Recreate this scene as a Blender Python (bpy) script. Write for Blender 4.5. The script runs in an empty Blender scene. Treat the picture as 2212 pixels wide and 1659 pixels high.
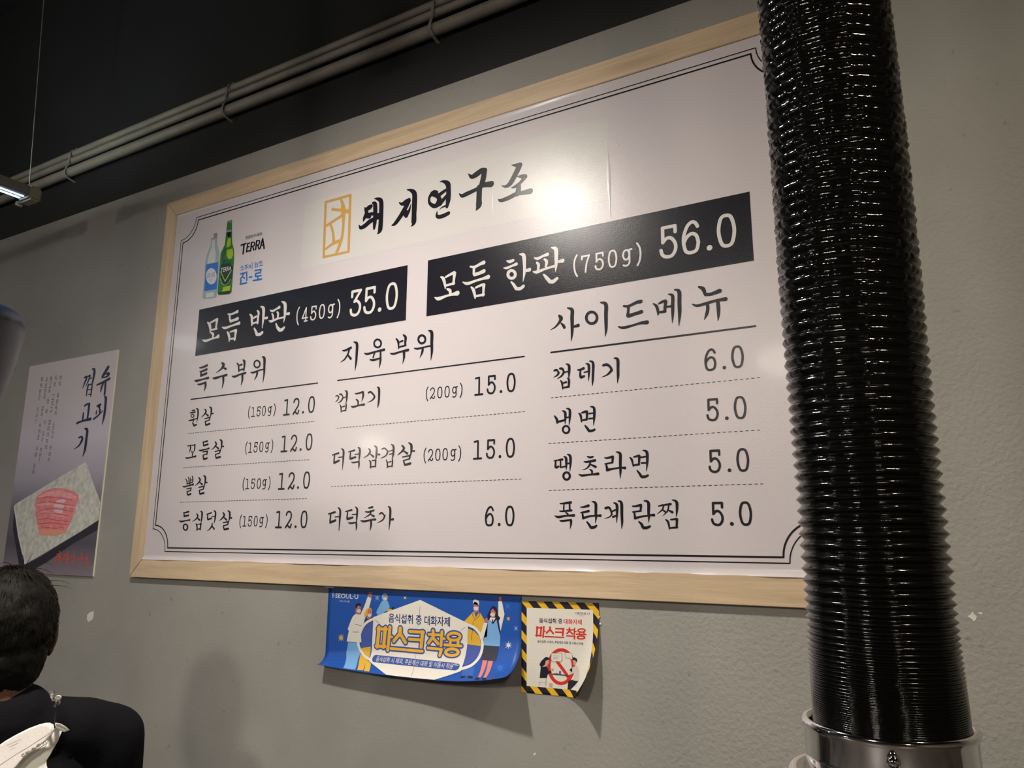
import bpy, bmesh, math, random
from mathutils import Vector, Matrix, noise
random.seed(7)
scene = bpy.context.scene
COL = scene.collection
# ------------------------------------------------------------ camera, world, lights, exposure
CAM = Vector((0.0, -1.4, 1.25))
YAW, PITCH, ROLL, FPX = -0.520474, 0.2016386, 0.0050112, 1639.03
fw = Vector((math.sin(YAW)*math.cos(PITCH), math.cos(YAW)*math.cos(PITCH), math.sin(PITCH)))
rt0 = Vector((math.cos(YAW), -math.sin(YAW), 0)); up0 = rt0.cross(fw)
rt = rt0*math.cos(ROLL)+up0*math.sin(ROLL); up = -rt0*math.sin(ROLL)+up0*math.cos(ROLL)
cd = bpy.data.cameras.new('camera'); cam = bpy.data.objects.new('camera', cd); COL.objects.link(cam)
cd.sensor_width = 36; cd.lens = 36*FPX/2212; cd.clip_start = 0.02; cd.clip_end = 60
cam.matrix_world = Matrix(((rt.x, up.x, -fw.x, CAM.x), (rt.y, up.y, -fw.y, CAM.y), (rt.z, up.z, -fw.z, CAM.z), (0, 0, 0, 1)))
scene.camera = cam
def reach(px, py, k):            # the point at depth k metres in front of the lens, used to place things in the room
    return CAM + k*(rt*((px-1106)/FPX) + up*((829.5-py)/FPX) + fw)
world = bpy.data.worlds.new('room_air'); scene.world = world; world.use_nodes = True
bg = world.node_tree.nodes['Background']; bg.inputs[0].default_value = (0.9, 0.95, 1.0, 1); bg.inputs[1].default_value = 0.03
scene.view_settings.view_transform = 'Standard'; scene.view_settings.look = 'None'
scene.view_settings.exposure = 0.25; scene.view_settings.gamma = 1.0; scene.view_settings.use_curve_mapping = False
CEIL = 3.45
SPOTS = [  # lens position, aim, watts, colour, cone deg, lens radius, where it hangs
    ((-1.095, -0.90, 2.448), (-1.08, -0.66, 1.2), 64, (1.0, 0.93, 0.84), 138, 0.042, 'nearest the menu board'),
    ((-0.84, -3.50, 2.362), (-0.80, -2.5, 0.4), 110, (1.0, 0.90, 0.78), 120, 0.16, 'in the middle of the room behind the viewer'),
    ((-5.90, -5.60, 2.362), (-5.2, -4.5, 0.4), 180, (1.0, 0.90, 0.78), 124, 0.18, 'far left in the room behind the viewer'),
    ((0.62, -0.95, 2.60), (0.62, -0.75, 1.2), 22, (1.0, 0.87, 0.66), 130, 0.042, 'on the right beyond the hose'),
    ((-4.1, -1.6, 2.45), (-3.7, -1.2, 0.8), 14, (0.92, 0.96, 1.0), 118, 0.10, 'left along the wall, added as fill for wall and poster'),  # added lamp, brightens the left wall and the poster
    ((1.9, -4.4, 2.5), (1.5, -3.2, 0.4), 90, (1.0, 0.86, 0.68), 124, 0.14, 'far right in the room, added for ambient fill'),  # added lamp, lifts the general room light
]
def aim_matrix(p, t):
    return (Vector(t)-Vector(p)).to_track_quat('-Z', 'Y').to_matrix().to_4x4()
for i, (p, t, wt, c, cone, r, wh) in enumerate(SPOTS):
    ld = bpy.data.lights.new('spot_light', 'SPOT'); ld.energy = wt*1.0; ld.color = c; ld.spot_size = math.radians(cone); ld.spot_blend = 1.0
    ld.shadow_soft_size = r
    o = bpy.data.objects.new('spot_light', ld); COL.objects.link(o); o.matrix_world = Matrix.Translation(p) @ aim_matrix(p, t)

# ------------------------------------------------------------ materials
def mat(name, base, rough=0.6, metal=0.0, spec=0.5, coat=0.0, coat_r=0.1, noise_amt=0.0, noise_scale=8.0, bump=0.0, bump_scale=60.0, stretch=None, emit=None, es=0.0, trans=0.0):
    m = bpy.data.materials.new(name); m.use_nodes = True; nt = m.node_tree; b = nt.nodes['Principled BSDF']
    b.inputs['Base Color'].default_value = (*base, 1); b.inputs['Roughness'].default_value = rough; b.inputs['Metallic'].default_value = metal
    b.inputs['Specular IOR Level'].default_value = spec; b.inputs['Coat Weight'].default_value = coat; b.inputs['Coat Roughness'].default_value = coat_r
    if trans: b.inputs['Transmission Weight'].default_value = trans
    if emit: b.inputs['Emission Color'].default_value = (*emit, 1); b.inputs['Emission Strength'].default_value = es
    tc = nt.nodes.new('ShaderNodeTexCoord'); mp = nt.nodes.new('ShaderNodeMapping'); nt.links.new(tc.outputs['Object'], mp.inputs['Vector'])
    if stretch: mp.inputs['Scale'].default_value = stretch
    if noise_amt or not bump:
        n = nt.nodes.new('ShaderNodeTexNoise'); n.inputs['Scale'].default_value = noise_scale; n.inputs['Detail'].default_value = 6
        nt.links.new(mp.outputs[0], n.inputs['Vector'])
        mr = nt.nodes.new('ShaderNodeMapRange'); a = max(noise_amt, 0.02); mr.inputs['From Min'].default_value = 0.3; mr.inputs['From Max'].default_value = 0.7
        mr.inputs['To Min'].default_value = 1-a; mr.inputs['To Max'].default_value = 1+a; nt.links.new(n.outputs['Fac'], mr.inputs['Value'])
        mx = nt.nodes.new('ShaderNodeVectorMath'); mx.operation = 'SCALE'; mx.inputs[0].default_value = base
        nt.links.new(mr.outputs[0], mx.inputs['Scale']); nt.links.new(mx.outputs[0], b.inputs['Base Color'])
    if bump:
        n2 = nt.nodes.new('ShaderNodeTexNoise'); n2.inputs['Scale'].default_value = bump_scale; n2.inputs['Detail'].default_value = 5
        nt.links.new(mp.outputs[0], n2.inputs['Vector'])
        bp = nt.nodes.new('ShaderNodeBump'); bp.inputs['Strength'].default_value = bump; bp.inputs['Distance'].default_value = 0.002
        nt.links.new(n2.outputs['Fac'], bp.inputs['Height']); nt.links.new(bp.outputs[0], b.inputs['Normal'])
    return m
def print_mat(name, base):   # ink on the laminated vinyl of the menu board
    return mat(name, base, rough=0.26, spec=0.26, coat=0.03, coat_r=0.07, bump=0.13, bump_scale=420)
def paper(name, base): return mat(name, base, rough=0.45, spec=0.4)
M = dict(
 panel=print_mat('vinyl', (0.60, 0.555, 0.575)), patch=print_mat('vinyl_patch', (0.61, 0.59, 0.575)), ink=print_mat('vinyl_ink', (0.012, 0.012, 0.018)),
 white=print_mat('vinyl_white', (0.64, 0.61, 0.60)), gold=print_mat('vinyl_gold', (0.55, 0.33, 0.10)), blue=print_mat('vinyl_blue', (0.02, 0.16, 0.50)),
 dgreen=print_mat('vinyl_dark_green', (0.02, 0.10, 0.05)), palegold=print_mat('vinyl_pale_gold', (0.62, 0.46, 0.36)),
 red=paper('paper_red', (0.62, 0.035, 0.02)), cream=paper('paper_cream', (0.74, 0.71, 0.64)), skin=paper('paper_skin', (0.50, 0.16, 0.12)), skin2=paper('paper_skin_pale', (0.66, 0.36, 0.27)),
 hair=paper('paper_black', (0.012, 0.012, 0.025)), lightblue=paper('paper_light_blue', (0.18, 0.40, 0.72)), yellow=paper('paper_yellow', (0.70, 0.42, 0.04)),
 navy=paper('paper_navy', (0.01, 0.03, 0.16)), tintblue=paper('paper_tint_blue', (0.06, 0.10, 0.38)), orange=paper('paper_orange', (0.62, 0.38, 0.10)),
 paleblue=paper('paper_pale_blue', (0.16, 0.30, 0.68)), midblue=paper('paper_mid_blue', (0.04, 0.13, 0.46)), midblue2=paper('paper_mid_blue_fleck', (0.03, 0.15, 0.56)),
 skirt=paper('paper_charcoal', (0.035, 0.035, 0.06)), coral=paper('paper_coral', (0.66, 0.22, 0.18)), grey=paper('paper_grey', (0.22, 0.20, 0.20)),
 pill=paper('paper_royal_blue', (0.035, 0.09, 0.34)), gold2=paper('paper_amber', (0.80, 0.42, 0.03)), banner=paper('paper_blue', (0.012, 0.085, 0.40)),
 greywhite=paper('paper_grey_white', (0.62, 0.56, 0.52)), table=paper('paper_dark_grey', (0.06, 0.05, 0.06)), boxblue=paper('paper_box_blue', (0.03, 0.10, 0.42)), brown=paper('paper_brown', (0.20, 0.06, 0.03)),
 stripe=paper('paper_hazard_yellow', (0.78, 0.45, 0.02)),
 glassgrey=print_mat('bottle_grey', (0.33, 0.40, 0.43)), lightglass=print_mat('bottle_pale', (0.56, 0.58, 0.56)), capgrey=print_mat('cap_grey', (0.25, 0.25, 0.30)), capwhite=print_mat('cap_pale', (0.62, 0.62, 0.64)),
 glassblue=print_mat('bottle_blue_grey', (0.25, 0.38, 0.46)), labelblue=print_mat('label_blue', (0.03, 0.16, 0.52)), labelwhite=print_mat('label_white', (0.60, 0.58, 0.62)),
 green=print_mat('bottle_green', (0.04, 0.17, 0.03)), capgreen=print_mat('cap_green_grey', (0.16, 0.22, 0.15)), lime=print_mat('bottle_lime', (0.34, 0.47, 0.02)), dkgreen=print_mat('bottle_dark_green', (0.01, 0.05, 0.02)),
 midgreen=print_mat('bottle_mid_green', (0.02, 0.12, 0.04)), black=print_mat('bottle_black', (0.01, 0.015, 0.012)), lime2=print_mat('bottle_yellow', (0.55, 0.55, 0.12)),
 inkposter=paper('poster_ink', (0.015, 0.02, 0.07)), redposter=paper('poster_red', (0.75, 0.07, 0.04)), shadow=paper('poster_shadow', (0.025, 0.025, 0.04)),
 stone=mat('poster_stone', (0.62, 0.62, 0.57), 0.5, noise_amt=0.22, noise_scale=60), stoneedge=paper('poster_stone_edge', (0.72, 0.71, 0.66)), meat=mat('poster_meat', (0.84, 0.27, 0.28), 0.5, noise_amt=0.15, noise_scale=50),
 meatpale=paper('poster_meat_pale', (0.84, 0.62, 0.72)), meatmid=mat('poster_meat_mid', (0.88, 0.40, 0.42), 0.5, noise_amt=0.12, noise_scale=70), meatorange=paper('poster_meat_orange', (0.88, 0.36, 0.24)), meatdark=paper('poster_meat_dark', (0.62, 0.10, 0.13)),
)
PRINT = dict(M)

# ------------------------------------------------------------ mesh helpers
def link(name, bm_or_me, mats, parent=None, smooth=False):
    if isinstance(bm_or_me, bmesh.types.BMesh):
        me = bpy.data.meshes.new(name); bm_or_me.to_mesh(me); bm_or_me.free()
    else: me = bm_or_me
    for m in (mats if isinstance(mats, (list, tuple)) else [mats]): me.materials.append(m)
    if smooth:
        for p in me.polygons: p.use_smooth = True
    o = bpy.data.objects.new(name, me); COL.objects.link(o)
    if parent: o.parent = parent
    return o
def thing(name, label, cat, loc=(0, 0, 0), group=None):
    o = bpy.data.objects.new(name, None); COL.objects.link(o); o.location = loc; o.empty_display_size = 0.05
    o['label'] = label; o['category'] = cat
    if group: o['group'] = group
    return o
def tag(o, label, cat, group=None):
    o['label'] = label; o['category'] = cat
    if group: o['group'] = group
    return o
def keep(o, parent):            # parent without moving: geometry is written in world metres
    o.parent = parent; o.matrix_parent_inverse = Matrix.Translation(parent.location).inverted()
    return o
def struct(o, label=None):
    o['kind'] = 'structure'
    if label: o['label'] = label
    return o
def box(bm, a, b, bev=0.0):
    a, b = Vector(a), Vector(b); r = bmesh.ops.create_cube(bm, size=1.0, matrix=Matrix.Translation((a+b)/2) @ Matrix.Diagonal((*(b-a), 1)))
    if bev: bmesh.ops.bevel(bm, geom=list({e for v in r['verts'] for e in v.link_edges}), offset=bev, segments=2, affect='EDGES')
    return r
def lathe(bm, prof, c=(0, 0, 0), seg=48, cap=True, wob=None):
    rings = []
    for j, (r, z) in enumerate(prof):
        ring = []
        for i in range(seg):
            a = 2*math.pi*i/seg; rr = r+(wob(a, z, j) if wob else 0)
            ring.append(bm.verts.new((c[0]+rr*math.cos(a), c[1]+rr*math.sin(a), c[2]+z)))
        rings.append(ring)
    for a, b in zip(rings, rings[1:]):
        for i in range(seg): bm.faces.new((a[i], a[(i+1) % seg], b[(i+1) % seg], b[i]))
    if cap:
        for rg, rev in ((rings[0], True), (rings[-1], False)):
            bm.faces.new(rg[::-1] if rev else rg)
def tube(bm, pts, r, seg=12, cap=True, rad=None):
    pts = [Vector(p) for p in pts]; rings = []
    ref = Vector((0.13, 0.21, 0.97))
    for i, p in enumerate(pts):
        d = (pts[min(i+1, len(pts)-1)]-pts[max(i-1, 0)]).normalized()
        x = d.cross(ref)
        if x.length < .1: x = d.cross(Vector((1, 0, 0)))
        x.normalize(); y = d.cross(x); rr = rad[i] if rad else r
        rings.append([bm.verts.new(p+rr*(x*math.cos(2*math.pi*k/seg)+y*math.sin(2*math.pi*k/seg))) for k in range(seg)])
    for a, b in zip(rings, rings[1:]):
        for k in range(seg): bm.faces.new((a[k], a[(k+1) % seg], b[(k+1) % seg], b[k]))
    if cap:
        bm.faces.new(rings[0][::-1]); bm.faces.new(rings[-1])
def smooth_pts(P, closed, sub=5):    # Catmull-Rom through (x, y, width)
    n = len(P)
    if n < 3: return P
    out = []
    rng = range(n) if closed else range(n-1)
    for i in rng:
        g = (lambda k: P[k % n]) if closed else (lambda k: P[min(max(k, 0), n-1)])
        p0, p1, p2, p3 = g(i-1), g(i), g(i+1), g(i+2)
        for s in range(sub):
            t = s/sub
            out.append(tuple(0.5*((2*b)+(-a+c)*t+(2*a-5*b+4*c-d)*t*t+(-a+3*b-3*c+d)*t**3) for a, b, c, d in zip(p0, p1, p2, p3)))
    if not closed: out.append(P[-1])
    return [(x, y, max(wd, 0.15)) for x, y, wd in out]
def ribbon(P, closed=False, square=False, smooth=True):
    """brush stroke: returns list of 2-D polygons (quads, caps) of varying width"""
    P = smooth_pts(P, closed) if smooth else P
    n = len(P); L, R = [], []
    for i in range(n):
        a = P[(i+1) % n] if closed else P[min(i+1, n-1)]; b = P[i-1] if closed else P[max(i-1, 0)]
        dx, dy = a[0]-b[0], a[1]-b[1]; l = math.hypot(dx, dy) or 1; nx, ny = -dy/l, dx/l; h = P[i][2]/2
        L.append((P[i][0]+nx*h, P[i][1]+ny*h)); R.append((P[i][0]-nx*h, P[i][1]-ny*h))
    polys = []
    for i in range(n if closed else n-1):
        j = (i+1) % n; polys.append([L[i], R[i], R[j], L[j]])
    if not closed and not square:
        for e in (0, n-1):
            if P[e][2] > 0.8:
                r = P[e][2]/2; q = P[e]; o = P[1] if e == 0 else P[n-2]; a0 = math.atan2(q[1]-o[1], q[0]-o[0])
                polys.append([(q[0]+r*math.cos(a0+t), q[1]+r*math.sin(a0+t)) for t in [math.pi*(-.5+k/8) for k in range(9)]])
    return polys
def parse(s): return [tuple(float(v) for v in p.split(',')) for p in s.split()]
FONT = {}
def text_polys(t, x0, yb, x1, yt, bold):
    """flat outline polygons of a line of type fitted to a rectangle (yb bottom, yt top)"""
    c = bpy.data.curves.new('type', 'FONT'); c.body = t; c.resolution_u = 2; c.offset = 0.016*bold
    o = bpy.data.objects.new('type', c); COL.objects.link(o); dg = bpy.context.evaluated_depsgraph_get()
    me = bpy.data.meshes.new_from_object(o.evaluated_get(dg)); bpy.data.objects.remove(o); bpy.data.curves.remove(c)
    V = [v.co for v in me.vertices]
    if not V: return []
    ax, bx = min(v.x for v in V), max(v.x for v in V); ay, by = min(v.y for v in V), max(v.y for v in V)
    pol = [[(x0+(V[i].x-ax)/(bx-ax)*(x1-x0), yb+(V[i].y-ay)/(by-ay)*(yt-yb)) for i in p.vertices] for p in me.polygons]
    bpy.data.meshes.remove(me)
    return pol
class Print:
    """collects flat coloured polygons by part; each part becomes one mesh on the surface given by f(x, y, lift)"""
    def __init__(s): s.parts = {}; s.n = 0
    def add(s, part, col, lay, polys):      # each stroke sits a few microns above the one before it, so overlaps never share a plane
        s.n += 1; s.parts.setdefault(part, []).extend((col, lay+(s.n % 9)*0.06, p) for p in polys)
    def load(s, recs):
        for r in recs:
            if r[0] == 't': _, col, part, lay, t, x0, yb, x1, yt, bold = r; s.add(part, col, lay, text_polys(t, x0, yb, x1, yt, bold))
            elif r[0] == 'p': s.add(r[2], r[1], r[3], [parse(r[4])])
            else: s.add(r[2], r[1], r[3], ribbon(parse(r[4]), r[0] == 'c', smooth=(r[0] == 'c' or r[4].count(' ') > 1)))
    def build(s, f, parent, cuts=None, labels={}):
        out = {}
        for part, items in s.parts.items():
            bm = bmesh.new(); mats = []
            for col, lay, p in items:
                if col not in mats: mats.append(col)
                try: fc = bm.faces.new([bm.verts.new((x, y, lay)) for x, y in p]); fc.material_index = mats.index(col)
                except ValueError: pass
            bmesh.ops.triangulate(bm, faces=[x for x in bm.faces if len(x.verts) > 4])
            for (ax, vals) in (cuts or []):
                for v in vals:
                    no = (1, 0, 0) if ax == 0 else (0, 1, 0); co = (v, 0, 0) if ax == 0 else (0, v, 0)
                    bmesh.ops.bisect_plane(bm, geom=bm.verts[:]+bm.edges[:]+bm.faces[:], plane_co=co, plane_no=no)
            for v in bm.verts: v.co = f(v.co.x, v.co.y, v.co.z)
            bm.normal_update()
            for fc in bm.faces:
                if fc.normal.y > 0: fc.normal_flip()
            part = part.split('#')[0]; o = link(part, bm, [PRINT[c] for c in mats]); keep(o, parent); out[part] = o
            if part in labels: o['label'] = labels[part]
        return out

# ------------------------------------------------------------ lettering and prints: board figures in mm from the frame's lower left corner (x, y, stroke width)
LETTERS=[
('ink','813.5,950.7,1.7 820.3,945.3,10.7 831.3,947.5,14.1 835.9,949.2,11.0/818.5,944.1,10.1 822.9,932.4,11.8/820.2,930.7,12.2 814.8,920.3,10.1 812.3,913.1,2.8/822.3,927.1,9.9 835.2,928.2,9.4 846.3,925.7,9.0/798.3,905.3,2.2 804.4,897.1,10.3 818.2,899.6,13.4 832.6,907.3,13.6 845.3,910.7,12.2/824.3,924.4,11.6 832.8,921.0,10.1/841.9,957.4,7.2 848.7,951.3,12.9 851.0,924.7,13.8 850.4,900.5,12.2 849.4,885.5,7.5/851.2,920.1,11.4 857.8,917.1,17.5 868.8,914.7,17.8/845.9,968.1,2.2 857.1,964.7,8.5 868.6,954.4,13.5 870.3,920.5,14.6 870.0,890.3,14.8 868.1,875.6,13.6 860.7,868.1,1.9'),
('ink','927.5,938.7,2.8 935.7,933.1,8.9 949.6,934.5,16.9 957.3,938.7,11.7/958.2,935.5,11.4 946.8,918.7,14.3 931.9,899.6,13.3 916.7,884.9,11.0 906.2,882.2,2.4/941.8,912.3,7.4 947.4,903.6,11.7 951.6,898.0,11.6/950.6,908.9,8.7 959.4,906.9,5.8/952.6,902.5,13.1 959.3,909.9,8.4 964.7,926.6,1.1/950.3,968.1,2.0 962.3,963.7,8.3 974.0,952.0,14.1 975.5,927.1,15.9 975.2,897.5,14.7 975.2,876.9,15.1 972.0,869.5,7.4 966.5,867.0,1.4'),
('ink','c1032.9,938.6,16.0 1048.2,925.1,12.0 1049.1,911.1,17.0 1037.5,904.6,12.3 1023.5,913.9,8.7 1019.8,925.5,7.4 1023.4,934.7,9.6/1025.8,942.9,3.3 1034.5,943.7,7.6 1043.4,939.7,7.2/1048.9,930.3,10.7 1059.1,934.8,9.8 1071.1,939.6,8.0/1052.1,908.1,15.6 1061.4,914.4,11.1 1071.5,922.7,9.3/1051.3,965.1,2.1 1061.8,963.3,7.1 1074.1,954.2,13.9 1077.1,939.7,13.6 1076.9,912.4,14.0 1073.7,894.2,8.0/1070.5,897.9,4.9 1060.2,896.4,3.4 1051.7,892.3,1.1/1044.9,889.2,1.8 1044.4,878.7,7.9 1050.6,873.6,10.3 1064.3,873.6,11.3 1078.7,876.9,10.0'),
('ink','1133.9,965.4,1.9 1143.2,955.6,10.8 1156.4,958.3,15.3 1171.0,964.4,14.0 1179.2,963.1,11.1/1179.2,962.4,14.5 1176.2,944.4,15.4 1171.6,926.2,15.5/1108.1,921.0,1.4 1116.6,913.0,9.4 1129.1,914.6,11.7 1153.8,919.3,10.1 1168.4,922.5,11.4/1171.6,926.2,10.6 1184.6,925.3,13.4 1197.8,923.6,15.9/1165.5,923.2,15.2 1164.8,892.2,15.1 1164.2,877.6,15.9 1157.1,866.7,2.1'),
('ink','1252.5,957.9,1.4 1263.4,954.4,8.4 1272.6,952.0,12.7/1273.9,951.7,14.4 1265.0,935.7,14.5 1249.6,913.3,12.9 1237.2,908.3,7.6 1226.1,912.8,1.1/1268.1,925.5,2.0 1278.9,922.8,9.7 1287.3,920.0,13.7/1286.5,917.3,10.1 1275.9,908.4,8.4 1263.6,901.9,8.0 1252.8,900.9,2.1/1272.0,902.1,11.1 1270.6,889.5,14.4 1268.3,882.8,13.1/1217.3,880.9,1.9 1224.9,876.3,8.7 1243.6,877.7,11.2 1265.2,882.8,11.4 1280.5,882.1,10.2 1301.7,881.1,14.2'),
('white','238.5,722.3,3.8 247.3,715.6,9.6 252.7,703.8,8.7 254.5,689.8,3.9/253.3,720.3,5.3 267.3,723.8,6.8 278.6,726.8,6.8/278.9,724.9,10.2 277.9,711.3,7.5 276.9,698.7,7.5/256.2,696.9,4.8 280.8,698.2,5.4/259.9,688.2,5.7 267.2,682.7,9.3 267.1,672.7,6.7/222.3,672.9,1.8 236.3,667.5,7.7 260.9,669.8,4.9 278.9,671.5,5.6 289.7,673.9,11.9/324.0,734.9,4.0 338.2,732.8,6.0 353.1,735.2,6.5 361.7,737.0,9.8/330.8,731.2,6.9 333.7,717.2,7.0 338.1,712.0,8.4/337.6,712.1,7.8 355.5,714.1,8.3 365.3,715.9,10.0/302.6,699.8,1.7 315.9,695.2,7.7 342.2,697.9,5.1 359.6,700.0,6.8 373.1,701.4,10.0/326.4,682.1,4.0 332.8,675.0,8.7 337.4,663.6,7.7 338.0,653.7,3.8/339.2,680.4,3.9 351.6,681.8,5.8 362.7,683.1,6.2/362.2,680.9,10.3 361.2,667.6,7.7 360.1,655.3,7.2/337.8,660.0,4.5 361.7,659.0,5.4/414.2,720.9,3.7 421.7,714.4,8.1 424.2,701.7,8.6 425.6,688.2,4.3/442.6,727.7,3.8 448.8,721.1,7.6 447.8,707.1,7.4 447.5,691.4,6.9/426.5,707.5,4.9 440.7,711.3,6.5/426.4,692.5,4.6 447.2,694.9,4.7/454.8,737.9,2.6 466.3,730.9,10.0 468.5,712.9,9.6 468.6,695.4,7.3 467.1,674.7,2.0/470.4,701.8,5.7 483.0,701.2,8.2/435.7,678.1,4.0 441.9,669.3,7.7 447.6,659.8,9.5/448.4,658.8,8.0 459.3,657.4,9.0 468.4,661.4,8.8/493.3,721.6,2.5 503.1,717.5,6.9 519.0,722.1,6.0 527.6,724.6,9.2/501.4,709.9,3.9 505.5,704.1,6.4 509.0,692.3,5.5/521.1,712.2,4.9 525.1,706.4,6.8 523.9,694.5,6.7/490.9,692.3,1.7 501.1,689.1,7.6 524.0,692.8,4.8 547.0,693.8,4.7/535.9,739.5,2.6 548.7,730.6,10.6 550.8,709.6,10.1 550.5,692.4,6.6 548.2,679.9,1.9/553.1,702.0,5.2 565.7,701.2,8.3/519.5,679.6,4.0 525.8,668.4,8.0 534.0,660.4,9.4/535.2,659.4,8.6 544.3,659.9,9.8 551.4,664.6,6.5'),
('white','1061.2,719.1,3.2 1068.1,713.8,8.1 1072.7,700.5,6.9 1074.6,688.7,2.8/1074.8,716.5,4.6 1087.1,720.5,6.6 1098.4,723.5,7.6/1099.9,721.5,9.3 1098.4,706.1,6.6 1097.1,696.5,7.0/1076.3,695.3,5.5 1099.0,697.0,6.5/1080.3,686.1,4.4 1088.1,680.7,8.2 1088.7,670.8,6.4/1044.3,671.2,1.6 1056.0,666.1,9.1 1077.0,669.3,5.9 1094.0,670.7,6.4 1109.0,671.3,12.1/1144.0,730.2,4.0 1156.0,727.2,6.8 1170.5,731.6,7.4 1179.9,733.4,10.1/1154.2,725.9,7.1 1153.5,711.3,6.1 1156.3,708.4,7.2/1156.3,708.4,8.5 1169.1,709.9,8.3 1180.8,712.7,9.6/1123.4,696.1,1.9 1136.5,690.2,7.5 1160.2,693.2,5.8 1178.3,694.9,6.4 1192.7,696.5,10.4/1146.8,680.0,3.2 1152.9,672.6,7.6 1157.2,659.0,6.6 1158.2,650.8,2.7/1159.6,676.6,4.3 1171.4,679.5,6.2 1180.4,680.9,5.7/1181.3,679.2,8.4 1180.6,666.5,6.2 1179.8,654.6,5.5/1158.2,655.7,4.6 1181.6,656.4,6.2/1241.9,726.1,3.0 1249.8,723.0,7.9 1258.4,724.3,6.3/1233.3,710.9,1.9 1242.0,709.3,6.2 1255.9,712.1,5.7 1266.2,714.2,7.7/c1263.8,690.2,7.6 1262.0,685.1,8.0 1257.3,682.6,7.3 1251.4,683.6,6.6 1246.6,687.8,6.8 1244.7,693.5,7.6 1246.5,698.6,8.1 1251.3,701.1,7.3 1257.2,700.0,6.6 1261.9,695.9,6.8/1274.7,735.9,2.2 1285.0,730.8,9.1 1287.1,708.3,7.8 1286.8,689.6,6.6 1283.4,670.7,1.4/1288.5,694.0,5.8 1299.5,694.9,9.0/1253.5,674.2,3.8 1259.9,666.8,6.4 1265.6,657.3,7.4/1266.5,656.4,7.1 1276.7,655.0,7.8 1284.3,659.2,7.6/1312.1,720.2,2.2 1320.4,717.1,6.7 1333.7,720.5,5.9 1344.4,722.4,8.2/1318.4,708.1,4.5 1322.4,702.0,6.8 1321.2,691.3,5.8/1337.0,712.5,4.4 1342.2,706.1,7.3 1340.5,694.8,5.7/1308.3,688.9,1.8 1318.7,686.3,7.3 1338.5,689.8,5.5 1363.0,692.3,5.4/1354.4,736.3,2.2 1364.9,729.9,9.3 1365.8,709.4,8.4 1365.5,694.1,6.9 1363.8,679.2,1.3/1369.6,700.8,5.6 1381.2,700.9,9.0/1335.2,677.3,3.7 1342.1,668.9,7.3 1349.0,660.1,8.2/1349.8,659.0,8.1 1357.9,657.6,9.0 1367.4,663.0,6.7'),
('ink','219.8,590.3,2.2 229.4,589.2,5.9 253.0,593.1,7.7/222.6,578.9,2.2 232.2,577.9,5.5 253.1,581.7,7.3/229.6,577.2,7.1 230.2,566.1,8.1/231.1,565.7,6.5 253.3,569.8,7.3/204.2,554.0,2.2 215.3,552.0,7.2 239.3,554.2,4.3 262.5,555.9,7.7/219.4,541.5,2.7 230.4,540.1,5.8 252.6,543.7,5.6/252.7,542.8,8.4 254.0,532.7,8.2 250.5,518.5,1.7/314.7,593.6,3.9 322.6,586.4,11.2 313.0,575.7,5.9 293.2,566.9,1.1/320.3,579.4,3.2 333.8,574.3,7.4/281.8,553.5,2.5 292.4,552.1,7.5 318.0,554.9,4.8 339.0,556.3,7.5/325.3,552.7,9.2 327.3,538.2,7.3 324.3,519.7,1.6/377.0,585.7,2.9 384.0,578.7,6.4 387.2,561.5,4.4/401.3,591.9,3.9 406.9,585.9,8.9 407.8,570.8,6.3 407.1,562.0,4.6/386.6,578.4,3.4 397.7,579.9,5.3/386.9,564.5,3.7 407.8,566.4,4.5/360.7,550.9,2.1 372.4,548.3,6.6 394.4,552.4,4.7 414.6,553.8,7.0/402.7,550.1,8.5 403.9,534.1,7.1 400.4,521.3,1.5/c468.5,573.3,5.8 466.9,567.7,5.8 461.7,564.7,4.6 454.7,565.5,4.1 448.7,569.7,4.7 445.9,575.8,5.8 447.5,581.4,5.9 452.8,584.4,4.6 459.7,583.6,4.1 465.7,579.3,4.7/435.0,553.8,2.4 446.2,552.1,5.8 467.6,555.9,3.7 484.3,556.9,3.6/460.3,552.0,7.5 459.3,542.5,6.5 451.4,530.3,1.2/474.7,593.2,2.1 484.2,586.9,9.2 486.3,565.7,8.6 487.4,544.8,6.8 485.1,520.0,1.2'),
('ink','205.1,466.5,2.6 217.3,466.4,3.3/197.8,460.3,2.8 219.4,460.8,3.7/c215.9,450.2,3.5 215.0,447.8,3.3 212.0,446.4,2.5 208.0,446.7,2.3 204.5,448.6,2.7 202.9,451.2,3.5 203.8,453.7,3.3 206.8,455.1,2.5 210.9,454.7,2.3 214.3,452.9,2.7/194.0,438.8,1.5 204.9,438.4,4.2 229.9,442.0,2.3/216.1,440.8,4.4 215.5,433.7,2.7/212.0,431.2,3.3 219.1,422.6,5.3/219.8,421.7,5.2 229.6,424.1,4.0/222.8,471.0,1.9 230.7,465.9,5.9 232.3,447.7,4.9 230.1,429.9,1.4'),
('ink','368.8,177.0,3.1 375.0,170.5,6.0 367.8,162.3,3.7 356.8,156.0,1.1/373.8,164.5,2.4 384.6,158.1,5.2/387.2,182.2,2.0 395.1,177.0,6.5 396.1,163.9,6.0 394.1,153.0,2.2/398.3,162.8,2.5 404.2,162.7,4.0/371.9,150.8,2.6 392.5,153.0,3.3/392.5,153.0,4.9 391.4,146.1,3.8/374.2,142.5,2.7 391.4,145.7,2.7/375.0,142.5,3.6 378.0,134.0,4.1/379.5,132.7,4.5 394.5,135.2,4.9'),
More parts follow.
